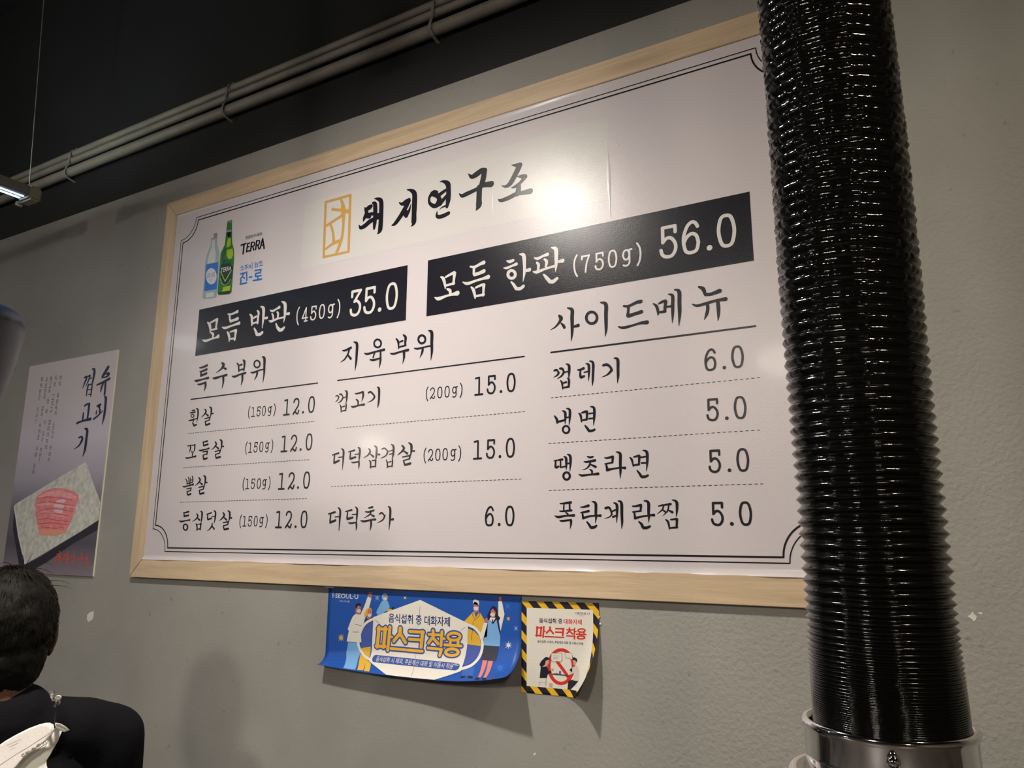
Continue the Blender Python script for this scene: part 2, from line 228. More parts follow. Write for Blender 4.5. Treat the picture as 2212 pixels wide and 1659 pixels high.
('ink','199.8,365.0,2.5 213.6,366.6,2.9/212.8,366.2,4.2 213.1,355.4,4.3 209.0,345.7,1.5/217.6,365.6,2.5 231.4,366.8,3.3/231.4,366.2,4.8 230.9,354.4,4.2 227.5,344.8,1.5/219.8,349.1,3.2 223.7,342.0,3.7 224.1,333.2,3.0/195.0,332.6,1.6 202.7,330.7,4.0 222.7,332.3,2.8 238.1,334.1,5.3/262.8,372.2,2.4 281.4,374.1,4.9/265.9,371.1,3.9 267.8,363.2,5.1/268.4,362.5,4.1 285.4,365.1,4.9/249.6,351.1,1.5 258.5,349.4,4.4 278.5,351.9,2.9 291.2,353.5,4.5/266.4,344.7,2.4 286.4,346.2,3.6/285.6,345.7,4.7 284.6,338.0,4.7/268.4,335.9,2.8 284.6,338.0,3.2/269.1,334.9,3.8 272.3,326.0,5.4/273.9,324.4,4.9 286.9,326.3,4.9'),
('ink','204.8,272.5,2.5 210.5,265.5,3.2 212.2,257.7,3.5/214.8,277.0,2.6 219.5,269.1,3.6 220.7,259.8,3.5/223.8,274.4,2.6 227.0,261.1,3.1/231.4,278.4,3.2 235.0,271.5,3.7 235.0,262.8,3.5/211.2,265.1,1.8 219.9,266.2,1.8/226.1,267.9,1.8 234.2,269.0,1.8/212.1,258.1,2.5 235.1,262.4,2.5/224.3,259.7,3.5 225.1,253.5,3.5/194.2,252.4,1.5 202.8,250.6,3.9 224.5,253.9,2.8 238.8,255.9,5.2/212.6,244.2,2.4 231.3,246.5,3.2/230.9,245.6,4.2 230.0,239.3,4.2/214.5,236.8,2.4 230.0,238.9,2.6/215.1,236.4,3.9 217.8,229.6,4.4/219.8,227.6,4.5 232.1,229.8,4.5'),
('ink','207.0,178.0,2.4 230.0,181.6,4.4/211.5,177.4,3.8 211.9,170.4,4.4/212.1,168.8,4.0 230.7,171.7,4.3/193.1,157.2,1.5 202.9,154.8,4.2 223.0,157.5,2.7 237.4,158.8,4.2/c230.8,139.4,5.2 229.8,134.7,4.9 225.8,131.8,3.7 220.4,131.8,3.4 215.6,134.7,4.3 213.3,139.4,5.2 214.3,144.1,5.0 218.3,147.0,3.7 223.7,146.9,3.5 228.5,144.0,4.3/264.0,175.5,2.9 269.2,168.8,5.8 263.0,161.4,3.3 249.5,154.7,1.1/267.9,163.8,2.4 277.7,158.4,4.9/278.9,182.2,2.1 285.4,177.7,6.5 285.9,161.2,5.7 284.4,150.9,1.7/264.8,148.2,2.9 269.2,142.6,4.9 270.8,131.0,3.7/270.7,146.3,1.9 284.7,148.5,3.1/284.7,148.1,5.1 283.8,133.2,4.3/271.0,133.8,2.5 283.6,134.9,2.8/304.1,173.1,2.4 322.7,177.2,3.9/309.2,173.1,3.7 309.7,161.9,4.5/311.5,159.5,4.3 325.6,162.7,3.5/324.6,166.4,1.9 336.9,167.8,2.5/332.2,183.0,2.1 339.8,177.7,5.8 339.7,162.6,5.0 337.7,149.7,1.7/328.9,149.7,2.7 330.1,144.2,4.4 322.9,135.0,3.3 312.5,129.5,1.1/329.8,141.8,2.8 339.6,134.4,4.3'),
('ink','764.1,575.5,3.0 772.0,574.6,5.8 791.0,579.4,7.0/785.5,575.2,5.6 781.9,564.3,5.6 771.5,551.9,4.1 758.3,545.8,0.9/781.5,562.1,4.0 791.8,551.1,7.0/798.7,593.3,2.2 810.0,586.6,8.6 810.7,559.4,8.0 810.1,538.5,6.6 807.5,517.9,1.0/c887.5,578.4,5.5 885.7,572.7,5.6 880.3,569.7,4.7 873.5,570.6,4.3 867.7,574.9,4.7 865.3,581.2,5.5 867.1,586.9,5.6 872.5,589.9,4.8 879.3,589.0,4.3 885.1,584.6,4.7/835.7,560.2,2.2 846.2,557.0,5.7 874.7,560.0,4.3 897.4,561.4,7.3/867.8,557.1,4.8 864.0,545.8,3.8/886.7,557.8,5.1 887.4,543.1,5.1/854.5,541.7,2.6 864.8,539.1,5.1 888.4,541.9,3.8/887.5,541.6,7.0 887.1,531.4,6.1 885.1,517.0,0.9/933.2,584.4,3.1 939.8,576.2,6.3 942.3,559.2,3.1/955.1,591.0,3.7 961.9,583.6,7.7 961.2,570.6,6.4 962.0,564.7,5.2/944.3,574.9,3.4 953.1,576.4,4.6/943.1,562.4,3.9 963.3,564.3,4.2/916.0,550.7,1.7 926.9,547.5,5.6 950.7,550.5,4.2 970.4,551.9,7.4/958.6,549.3,7.4 959.2,534.8,6.4 955.8,520.1,0.9/c1020.8,571.7,5.8 1019.0,566.2,5.9 1014.0,563.3,5.1 1007.7,564.1,4.7 1002.4,568.3,5.1 1000.2,574.3,5.8 1001.9,579.8,6.0 1007.0,582.7,5.2 1013.4,581.9,4.7 1018.6,577.7,5.1/988.9,554.2,2.1 999.3,551.5,4.6 1016.3,553.0,3.5 1038.3,554.3,3.8/1013.9,550.5,6.3 1012.5,541.4,6.3 1006.1,528.7,0.9/1028.6,592.1,2.1 1038.6,585.8,8.6 1039.4,560.8,8.1 1040.4,539.5,6.8 1038.1,518.7,0.9'),
('ink','748.5,459.6,2.8 754.3,460.6,3.2 758.8,456.5,2.8/758.8,456.9,3.6 756.0,450.0,3.0 747.6,444.8,0.7/760.9,463.7,3.2 767.7,462.1,3.7 774.0,453.7,2.3/773.0,454.2,3.8 766.8,446.1,3.3 756.0,440.8,0.7/775.0,453.6,2.2 784.4,455.0,1.9/777.7,471.1,1.5 784.6,466.8,5.3 785.2,451.9,5.0 784.1,438.8,1.5/764.6,436.0,2.6 767.9,429.8,3.7 769.1,417.9,2.7/783.6,438.8,2.6 784.6,431.4,4.2 783.8,420.4,3.1/769.8,430.4,1.9 779.3,431.8,3.1/768.9,420.1,2.0 784.1,421.1,2.7/811.5,460.6,2.2 819.1,459.9,3.9 836.6,462.4,4.3/836.7,462.0,5.5 837.8,451.7,5.3 833.9,438.9,0.9/816.2,445.6,3.1 822.5,439.9,4.5 822.7,431.2,4.1/800.2,430.1,1.4 807.9,427.6,4.7 826.4,430.1,3.3 841.8,430.7,6.2/854.4,458.9,4.5 861.7,459.7,4.3 871.2,451.6,4.3 874.2,446.7,4.2/873.7,446.3,5.0 866.4,439.0,3.0 852.1,434.5,0.6/880.3,470.3,1.8 886.5,465.4,6.9 887.6,444.4,6.5 886.8,430.1,5.1 884.2,418.2,0.7'),
('ink','748.0,312.3,2.9 767.7,316.2,4.4/754.8,312.0,3.7 754.1,295.4,4.3/754.9,292.6,6.0 770.4,297.6,4.5/768.4,305.1,2.1 783.5,306.4,2.6/776.1,326.7,2.0 783.2,320.5,5.8 783.5,300.9,5.5 782.5,274.6,1.2/800.0,317.3,2.4 818.6,320.5,3.8/806.3,317.0,3.3 805.1,302.7,3.9/806.4,300.3,4.8 822.5,303.6,3.8/820.1,310.1,2.1 833.9,311.0,2.1/828.5,327.3,2.0 834.8,321.2,5.4 834.4,303.1,4.4 834.1,292.9,1.8/810.5,292.1,2.0 817.4,290.7,3.4 833.5,292.5,2.5/833.6,292.2,4.7 834.7,282.7,4.1 833.4,274.2,1.2'),
('ink','862.5,322.0,2.3 867.3,315.0,5.0 860.5,306.3,3.2 848.3,300.6,1.0/866.7,309.4,2.3 878.0,302.1,4.4/879.6,327.8,1.9 886.5,321.8,5.5 886.6,302.8,4.6 885.0,294.4,1.7/888.4,306.7,2.5 896.4,306.3,4.0/865.5,293.7,2.5 870.2,287.9,4.2 870.3,275.6,3.2/873.7,292.2,2.1 885.1,293.7,3.0/885.1,293.0,4.6 885.1,277.9,3.2/871.3,278.0,2.5 885.0,278.8,2.9/902.9,318.7,3.2 911.3,320.0,3.3 921.0,312.2,3.1/921.0,312.2,4.2 915.0,302.5,3.1 900.3,297.2,1.0/924.9,312.4,1.8 936.8,314.7,2.5/925.3,304.9,1.8 937.2,306.5,2.5/930.6,328.3,1.9 937.3,322.4,5.1 937.3,304.7,4.5 934.1,294.3,1.7/916.9,292.4,2.3 920.6,285.6,3.8 921.1,274.6,3.1/935.0,294.9,2.5 936.1,287.1,3.9 935.0,276.2,3.4/923.3,286.6,2.0 931.7,288.0,2.7/921.6,276.3,2.5 935.8,277.5,2.9'),
('ink','870.2,181.7,2.9 881.5,183.5,4.5/860.7,173.1,2.4 870.8,172.3,3.5 886.2,176.0,3.6/876.3,175.1,3.1 875.3,167.5,3.6 858.7,158.9,1.0/875.9,167.0,2.2 886.9,162.3,4.5/847.5,152.5,2.0 857.7,150.9,4.4 878.9,154.0,3.3 891.5,154.9,4.8/878.3,153.3,5.6 879.5,142.5,4.8 876.8,129.5,1.1/902.9,167.1,2.8 910.3,169.8,3.5 919.0,162.6,3.1/919.0,163.1,4.3 913.9,154.1,3.0 898.4,146.7,0.9/927.7,184.0,1.9 934.3,178.6,6.5 934.8,155.0,5.5 932.9,131.6,1.1/936.8,153.9,3.0 943.6,154.9,5.2'),
('ink','1371.7,579.0,4.6 1375.7,573.1,9.3 1373.6,566.6,6.2 1362.9,555.7,3.4 1350.2,550.1,0.7/1375.6,562.0,2.4 1381.4,555.7,6.6 1383.7,551.1,6.1/1391.7,593.0,2.9 1402.0,587.1,8.1 1401.8,570.0,8.3 1402.0,551.6,7.5 1401.4,535.9,5.8 1399.0,518.6,0.8/1406.8,550.1,4.4 1415.8,551.3,7.7/c1458.9,561.8,6.3 1456.5,554.8,6.6 1450.4,551.1,6.2 1442.9,552.2,5.8 1436.9,557.6,5.9 1434.7,565.3,6.4 1437.1,572.3,6.6 1443.3,576.0,6.3 1450.8,574.9,5.8 1456.7,569.5,5.8/1467.9,593.6,2.9 1479.0,587.7,8.3 1478.8,564.9,8.2 1478.7,547.0,7.4 1478.4,532.8,5.7 1476.3,518.9,0.7/1518.6,578.1,4.2 1528.8,576.5,5.6 1545.7,581.6,6.7 1555.0,582.2,7.9/1528.6,575.4,6.1 1527.3,563.8,5.8 1526.5,557.4,7.8/1528.0,555.7,8.0 1542.7,558.3,7.0 1555.5,560.4,7.9/1505.4,536.2,2.3 1516.8,532.6,5.9 1538.4,535.2,4.2 1553.9,537.4,5.2 1566.5,536.9,8.6'),
('ink','1581.1,573.5,2.7 1587.3,567.3,6.1 1589.8,557.7,5.2 1589.9,548.5,2.3/1592.1,571.8,3.0 1599.1,574.6,5.0 1606.0,575.7,5.9/1606.8,573.6,6.7 1604.7,562.4,6.5 1604.1,554.4,5.5/1591.7,554.0,4.1 1604.6,554.0,5.5/1608.4,562.8,3.5 1618.0,562.9,4.4/1612.7,588.2,2.2 1620.9,583.5,6.6 1620.3,563.5,6.8 1619.7,546.4,5.7 1618.1,527.9,0.7/1625.5,595.4,2.7 1634.3,590.2,7.6 1634.0,567.1,7.8 1633.6,544.4,6.7 1631.0,519.9,0.7/1673.9,593.2,3.7 1681.9,587.9,7.9 1685.0,577.3,5.9/1686.2,575.9,6.7 1697.0,575.1,6.6 1713.3,578.7,8.7/1659.8,560.3,2.2 1670.1,555.9,5.6 1693.0,559.1,5.0 1709.2,560.9,4.9 1723.8,560.8,8.2/1688.6,556.5,6.4 1689.0,546.3,6.5 1686.0,535.6,5.8 1681.0,525.8,0.7/1708.8,558.4,6.3 1709.4,547.7,7.4 1709.0,532.3,5.7 1707.1,519.9,0.6'),
('ink','1359.4,460.4,4.0 1365.5,460.7,4.2 1369.4,454.3,3.4/1369.4,454.5,4.8 1366.1,449.8,3.4 1357.1,445.6,0.6/1372.7,463.3,4.3 1378.2,462.0,4.7 1381.8,455.1,3.7/1381.8,455.1,4.5 1376.5,447.5,3.7 1365.4,441.5,0.6/1383.7,454.2,3.0 1392.1,454.9,3.0/1387.1,471.6,2.3 1393.5,467.3,5.9 1393.6,452.9,5.2 1392.9,441.7,1.7/1373.8,437.1,2.4 1377.0,432.0,4.2 1378.6,418.7,2.3/1390.7,440.7,3.0 1393.2,436.3,4.8 1392.7,425.7,4.4/1380.2,431.4,2.9 1386.7,432.6,4.1/1378.6,421.4,3.1 1393.0,422.6,4.1/1413.9,455.8,3.0 1420.2,456.0,4.1 1426.8,457.9,5.1/1420.2,456.0,3.3 1418.8,446.7,4.1 1420.0,440.7,5.4/1421.0,439.4,5.8 1427.6,441.1,4.4/1427.7,449.3,2.4 1436.5,450.2,3.3/1432.4,467.1,2.1 1438.3,463.5,5.1 1438.7,448.2,4.5 1437.4,429.0,0.6/1440.8,471.7,2.3 1448.0,466.9,5.8 1447.9,447.2,5.5 1446.7,429.8,4.2 1445.7,418.8,0.6/1470.7,459.4,4.7 1478.7,460.0,5.2 1485.9,454.2,4.6 1488.8,447.5,4.9/1488.8,447.3,5.7 1479.5,439.3,3.2 1466.6,435.0,0.6/1494.8,471.8,2.3 1502.3,467.5,6.5 1502.4,447.2,6.0 1502.3,433.5,4.8 1500.5,418.7,0.6'),
('ink','1359.6,363.0,3.1 1364.1,356.2,5.2 1365.3,349.1,4.3/1365.3,350.5,4.5 1374.3,351.8,4.0 1384.0,353.3,3.6/1377.4,372.8,2.1 1383.5,368.8,5.2 1384.0,355.9,4.4 1383.0,345.0,1.0/1387.4,377.0,2.1 1394.1,373.3,4.9 1394.2,358.7,4.8 1392.4,342.0,1.0/1384.7,358.2,2.9 1393.6,358.7,2.9/c1392.8,332.7,4.1 1391.3,328.4,4.0 1387.6,326.0,3.8 1383.1,326.3,3.7 1379.4,329.2,3.9 1378.0,333.7,4.1 1379.5,337.9,4.1 1383.2,340.4,3.8 1387.8,340.1,3.7 1391.4,337.1,3.8/1414.5,364.7,2.3 1418.6,360.3,4.6 1420.5,346.9,2.5/1421.4,365.1,3.0 1427.7,366.9,4.5 1432.9,367.1,4.4/1433.2,366.1,5.0 1432.4,351.8,4.1/1420.8,349.5,2.8 1432.4,351.0,4.2/1437.5,362.3,2.9 1448.6,363.0,2.8/1437.3,352.0,3.2 1448.4,352.1,3.2/1441.5,376.4,2.5 1448.8,372.3,5.5 1448.7,354.6,4.9 1446.7,337.1,0.7/1428.4,338.3,2.9 1432.7,332.9,4.9 1436.9,326.9,5.6/1438.1,326.8,5.5 1444.3,327.0,4.6 1449.2,328.9,3.9'),
('ink','1357.1,269.8,1.9 1363.1,270.6,3.5/1360.8,269.4,3.0 1360.7,257.4,4.9/1363.0,256.0,4.4 1367.7,258.1,3.4/1366.8,271.1,3.2 1376.4,272.0,4.3/1372.3,270.2,2.7 1371.9,256.9,3.3/1371.9,255.9,2.7 1385.1,257.7,2.7/1379.4,277.9,1.6 1384.6,274.3,5.2 1385.2,261.7,4.4 1385.0,249.8,0.9/1387.6,282.1,1.9 1394.1,277.8,5.4 1394.7,263.9,4.7 1393.0,246.8,0.9/1385.9,263.0,2.9 1394.0,263.3,2.9/c1392.9,237.7,4.4 1391.5,233.4,4.3 1387.8,230.9,4.0 1383.3,231.0,4.0 1379.7,233.8,4.2 1378.3,238.2,4.4 1379.8,242.5,4.3 1383.5,245.0,4.0 1388.0,244.8,4.0 1391.6,242.0,4.2/1432.3,275.3,2.3 1438.0,273.3,3.9 1444.7,274.4,2.9/1425.0,265.2,2.0 1431.4,264.5,3.7 1448.8,266.7,4.7/1438.2,263.3,3.1 1437.0,258.1,3.6 1429.8,251.3,2.0 1420.5,249.0,0.5/1438.7,259.1,2.3 1449.7,253.9,4.9/1437.6,249.0,2.4 1441.8,245.6,3.9 1441.7,239.8,2.8/1413.2,240.2,1.8 1420.3,237.6,4.2 1436.7,238.7,3.1 1455.3,239.7,5.7'),
('ink','1469.6,271.1,1.8 1475.1,270.2,3.4 1486.9,272.4,4.4/1487.3,271.6,4.7 1486.0,261.1,3.9/1470.0,258.6,2.3 1486.6,260.8,3.2/1473.0,257.2,3.4 1474.9,247.5,5.2/1474.6,246.5,5.9 1487.0,248.3,3.3 1500.0,250.0,3.1/1494.7,281.2,1.9 1502.8,277.0,5.9 1502.6,259.1,5.2 1502.6,243.8,4.6 1501.5,228.1,0.7/1505.5,249.8,2.8 1512.2,248.9,5.1/1522.8,269.0,2.1 1526.7,264.3,4.2 1529.5,251.6,2.4/1530.9,269.6,2.5 1541.6,271.5,4.3/1542.3,270.6,4.8 1541.2,256.1,3.7/1529.5,253.5,2.8 1541.1,254.6,3.8/1546.2,268.2,2.8 1558.1,269.5,2.8/1546.5,257.1,3.0 1557.0,257.0,3.3/1550.5,281.5,2.3 1557.9,277.3,5.2 1558.1,259.1,4.5 1555.8,241.1,0.7/1537.4,242.5,2.8 1541.9,236.7,4.4 1545.0,231.5,4.9/1546.7,230.6,5.0 1552.9,230.6,4.5 1558.6,232.9,3.8'),
('ink','1370.5,182.7,2.3 1375.6,182.6,3.1 1394.5,184.5,4.9/1379.2,180.6,2.6 1378.4,170.9,3.2/1391.6,181.1,3.2 1391.9,171.4,3.5/1369.6,167.8,2.3 1375.5,167.3,3.1 1395.7,168.7,3.9/1383.0,164.4,2.4 1387.3,161.8,3.3 1387.3,158.5,2.9/1358.5,158.2,1.6 1366.6,155.8,4.4 1384.1,158.3,3.1 1401.1,158.8,5.6/1369.5,149.0,1.8 1375.3,148.0,3.6 1394.1,149.9,3.2/1394.4,149.5,4.6 1394.3,141.8,4.0 1392.4,132.2,0.6/1415.8,174.9,2.0 1422.9,175.0,3.3 1433.1,177.5,4.9/1416.4,164.0,2.3 1421.4,164.6,3.3 1433.4,166.9,4.3/1419.5,164.6,3.1 1421.2,153.1,4.5/1421.2,153.1,4.6 1433.9,156.5,3.3 1447.2,157.7,3.0/1440.7,185.3,1.8 1448.7,181.3,5.2 1448.6,161.7,5.0 1449.2,154.1,3.9 1446.9,142.8,0.7/1451.3,157.7,3.0 1458.3,157.7,5.0/1429.5,145.4,3.2 1434.3,139.7,4.6 1437.0,135.3,4.6/1438.4,134.7,5.0 1444.7,135.3,4.8 1449.6,138.1,3.8'),
('ink','1469.6,172.1,4.5 1477.1,173.0,4.1 1481.0,166.3,3.6 1482.3,160.0,3.0/1482.9,160.0,2.8 1476.7,154.5,1.9 1466.4,152.1,0.5/1483.5,165.6,2.8 1492.0,169.0,2.8/1484.6,154.8,3.5 1491.7,157.2,3.3/1486.6,181.9,1.8 1493.3,178.0,5.1 1493.4,161.1,4.0 1492.0,143.2,0.7/1496.4,185.4,2.0 1503.0,181.6,5.1 1503.2,161.0,5.1 1503.4,143.7,4.0 1502.0,132.0,0.7/1525.5,174.9,2.2 1532.1,174.8,3.4 1542.7,176.9,4.2/1542.9,176.3,4.4 1541.7,166.1,3.4/1525.9,163.8,2.5 1542.4,165.8,3.1/1528.9,163.2,3.2 1530.2,152.7,4.2/1530.2,152.1,4.7 1542.0,154.8,3.2 1556.4,156.5,2.9/1549.5,184.7,2.2 1557.8,180.9,5.2 1557.6,161.6,4.7 1558.2,154.3,3.9 1556.6,143.4,0.6/1560.3,157.7,2.9 1568.0,157.6,4.8/1537.8,145.3,2.8 1542.9,140.4,4.9 1545.3,134.9,4.9/1546.6,134.0,5.1 1553.0,133.9,4.6 1559.3,136.5,3.9/1577.5,174.1,1.9 1586.2,176.1,3.1/1589.0,176.1,2.7 1601.5,177.7,4.1/1587.5,174.5,2.5 1584.7,167.3,2.5 1574.4,159.6,0.5/1584.9,167.7,1.9 1589.9,163.9,3.5/1597.9,175.6,2.8 1594.7,164.8,2.5 1585.1,155.8,0.5/1596.5,166.3,2.1 1604.0,162.5,4.4/1605.1,185.1,1.8 1613.1,181.1,5.5 1613.2,166.9,4.2 1611.4,153.8,0.7/1591.2,148.6,2.5 1595.4,144.1,4.0 1597.5,131.8,2.3/1600.6,148.8,2.4 1612.3,149.9,3.9/1612.6,149.0,4.5 1611.3,134.7,3.5/1597.8,133.3,2.6 1612.3,134.5,3.5'),
('gold','676.5,997.4,8.5 680.4,840.4,8.4/672.9,997.1,7.1 764.3,996.8,7.7/763.2,998.9,8.6 766.7,836.8,8.4/676.4,840.2,6.8 769.8,838.6,6.6/730.7,992.2,6.8 737.5,977.9,10.7 740.5,961.5,17.0 742.5,945.3,13.4 743.9,924.6,8.8 743.5,901.3,9.0 740.1,878.6,10.3 731.9,857.0,10.4 724.8,842.9,10.4/702.7,970.7,9.1 718.8,965.2,7.6 742.6,959.4,9.2/742.8,955.4,12.4 766.2,951.1,11.1/741.5,946.3,11.1 720.5,939.8,8.4 697.5,932.1,9.0 678.1,925.8,7.1/697.6,930.5,7.9 707.0,908.8,8.1 711.1,892.3,9.1 713.2,876.2,10.5/686.7,861.9,6.6 711.5,871.9,9.0 734.6,875.1,10.2'),
('blue','362.0,848.8,4.3 381.5,848.9,4.3/374.2,846.7,6.0 370.6,839.4,5.9 362.6,833.6,3.8/371.2,838.5,3.1 381.1,832.5,4.0/387.2,850.0,4.7 390.6,824.9,5.5/366.4,829.0,5.4 366.0,818.0,4.9/364.3,818.0,4.6 390.3,817.4,4.6/399.5,832.0,4.2 410.2,831.8,4.2/421.2,848.7,4.2 445.6,847.0,4.1/445.0,846.8,5.8 443.3,839.0,5.8/424.3,838.7,4.3 444.3,838.8,4.3/424.4,838.2,5.4 425.6,830.7,5.4/425.7,829.9,4.2 447.4,829.2,4.2/434.9,828.3,5.5 435.9,818.8,5.0/416.8,819.7,4.2 449.6,818.3,4.8'),
('blue','366.5,873.5,1.9 362.2,867.1,2.3/366.8,870.3,1.4 373.3,865.1,1.6/368.2,866.0,1.8 368.2,862.1,1.8/359.7,859.9,1.5 374.5,859.7,1.5/377.6,871.2,1.5 389.9,871.2,1.5/384.6,870.2,1.7 379.0,866.2,1.9/384.8,868.3,1.2 390.6,865.2,1.4/376.7,863.7,1.5 392.9,863.2,1.5/384.8,863.1,1.8 384.4,857.9,2.0/c402.1,865.5,1.9 401.7,863.9,2.0 400.0,863.2,1.6 397.9,863.6,1.4 396.0,864.9,1.5 395.1,866.8,1.9 395.6,868.4,2.0 397.3,869.1,1.6 399.4,868.7,1.4 401.3,867.3,1.5/395.4,860.4,1.3 405.0,860.6,1.3/407.5,874.0,1.9 408.7,855.6,1.9/c424.3,869.4,1.7 423.9,868.1,1.7 422.3,867.5,1.4 420.3,867.9,1.2 418.6,869.0,1.3 417.8,870.6,1.7 418.3,871.9,1.8 419.9,872.4,1.4 421.9,872.1,1.2 423.6,870.9,1.3/417.3,865.1,1.3 428.0,865.3,1.3/423.3,864.8,1.8 423.0,862.1,1.8/430.5,871.4,1.9 430.6,860.4,1.9/419.8,862.3,2.0 419.7,858.4,1.7/420.2,858.0,1.3 431.9,857.8,1.5/435.4,871.3,1.5 448.4,871.6,1.5/443.2,871.0,1.7 437.4,866.2,1.9/442.8,869.2,1.2 448.6,864.9,1.4/443.2,865.2,1.7 443.6,860.4,1.7/435.9,859.4,1.5 450.7,859.1,1.5'),
('ink','355.1,937.1,4.5 375.2,938.0,4.5/367.2,936.8,6.8 366.3,909.1,5.0/382.3,936.6,5.0 380.1,912.6,5.9/382.3,936.6,3.7 390.5,936.6,3.7/381.2,926.0,3.4 389.5,926.0,3.4/380.5,912.9,4.1 393.0,913.0,4.1/398.1,936.4,5.4 397.0,911.8,5.4/398.1,936.7,3.2 409.0,935.0,3.3 410.7,929.1,4.9 408.0,924.5,4.1 398.4,923.5,3.5/403.8,923.3,3.7 409.9,912.0,4.8/418.4,937.2,5.3 417.2,911.9,5.3/418.4,937.2,3.3 429.2,936.3,3.3 430.9,929.9,4.9 428.3,924.4,4.1 418.7,924.0,3.4/424.1,924.1,3.7 430.0,911.8,4.8/442.8,938.4,6.4 434.9,912.0,5.0/442.8,938.7,5.5 451.4,908.8,5.1/437.2,919.9,3.4 448.2,920.2,3.4'),
('palegold','390.3,908.3,1.2 405.6,891.8,1.2 415.9,909.8,1.6/364.3,947.1,1.9 367.1,941.7,1.5/440.9,947.1,2.0 445.5,946.9,1.7'),
('ink','313.8,370.1,3.2 320.1,363.5,6.1 312.8,355.2,3.8 301.6,348.7,1.1/318.9,357.4,2.4 329.9,350.9,5.3/332.5,375.5,2.1 340.6,370.2,6.6 341.6,356.8,6.1 339.6,345.7,2.2/343.9,355.6,2.6 349.9,355.6,4.1/317.0,343.4,2.7 337.9,345.7,3.4/337.9,345.7,5.0 336.8,338.7,3.9/319.3,335.0,2.7 336.9,338.3,2.7/320.2,335.0,3.7 323.1,326.3,4.2/324.7,325.0,4.6 340.0,327.6,5.0'),
('ink','259.7,273.7,3.2 266.0,267.1,6.1 258.7,258.8,3.8 247.6,252.4,1.1/264.8,261.0,2.4 275.7,254.6,5.2/278.3,279.0,2.1 286.3,273.7,6.6 287.3,260.4,6.0 285.3,249.4,2.2/289.6,259.3,2.6 295.6,259.2,4.0/262.9,247.1,2.6 283.7,249.4,3.4/283.7,249.4,4.9 282.6,242.4,3.8/265.2,238.8,2.7 282.6,242.0,2.7/266.1,238.8,3.7 269.0,230.1,4.2/270.5,228.8,4.6 285.8,231.4,4.9'),
('ink','259.5,465.6,3.2 265.9,458.9,6.2 258.5,450.5,3.8 247.1,444.0,1.1/264.7,452.7,2.5 275.8,446.2,5.3/278.4,471.0,2.1 286.6,465.6,6.7 287.6,452.1,6.1 285.6,440.9,2.2/289.9,450.9,2.6 296.0,450.9,4.1/262.7,438.6,2.7 283.9,440.9,3.4/283.9,440.9,5.0 282.8,433.8,3.9/265.1,430.1,2.7 282.8,433.4,2.7/265.9,430.1,3.7 269.0,421.3,4.3/270.5,420.0,4.7 286.0,422.5,5.0'),
('ink','961.9,323.8,3.2 968.3,317.1,6.2 960.9,308.7,3.8 949.7,302.2,1.1/967.1,310.9,2.5 978.2,304.5,5.3/980.8,329.2,2.1 988.9,323.8,6.6 989.9,310.3,6.1 987.9,299.2,2.2/992.3,309.2,2.6 998.3,309.2,4.1/965.1,296.9,2.7 986.3,299.2,3.4/986.3,299.2,5.0 985.1,292.1,3.9/967.5,288.4,2.7 985.2,291.7,2.7/968.4,288.4,3.7 971.4,279.7,4.3/972.9,278.3,4.6 988.4,280.9,5.0'),
('ink','745.2,169.2,3.0 765.6,173.3,4.5/752.3,168.9,3.9 751.5,151.6,4.5/752.4,148.7,6.2 768.5,153.9,4.7/766.4,161.7,2.2 782.1,163.1,2.7/774.4,184.1,2.1 781.7,177.7,6.1 782.1,157.4,5.7 781.1,130.1,1.3/799.2,174.4,2.5 818.5,177.7,3.9/805.7,174.1,3.5 804.5,159.2,4.1/805.9,156.7,5.0 822.6,160.2,4.0/820.1,166.9,2.2 834.4,167.9,2.2/828.8,184.7,2.1 835.3,178.4,5.7 834.9,159.6,4.6 834.6,149.0,1.8/810.1,148.2,2.1 817.3,146.7,3.6 834.0,148.6,2.6/834.0,148.3,4.8 835.2,138.4,4.3 833.9,129.6,1.2'),
]
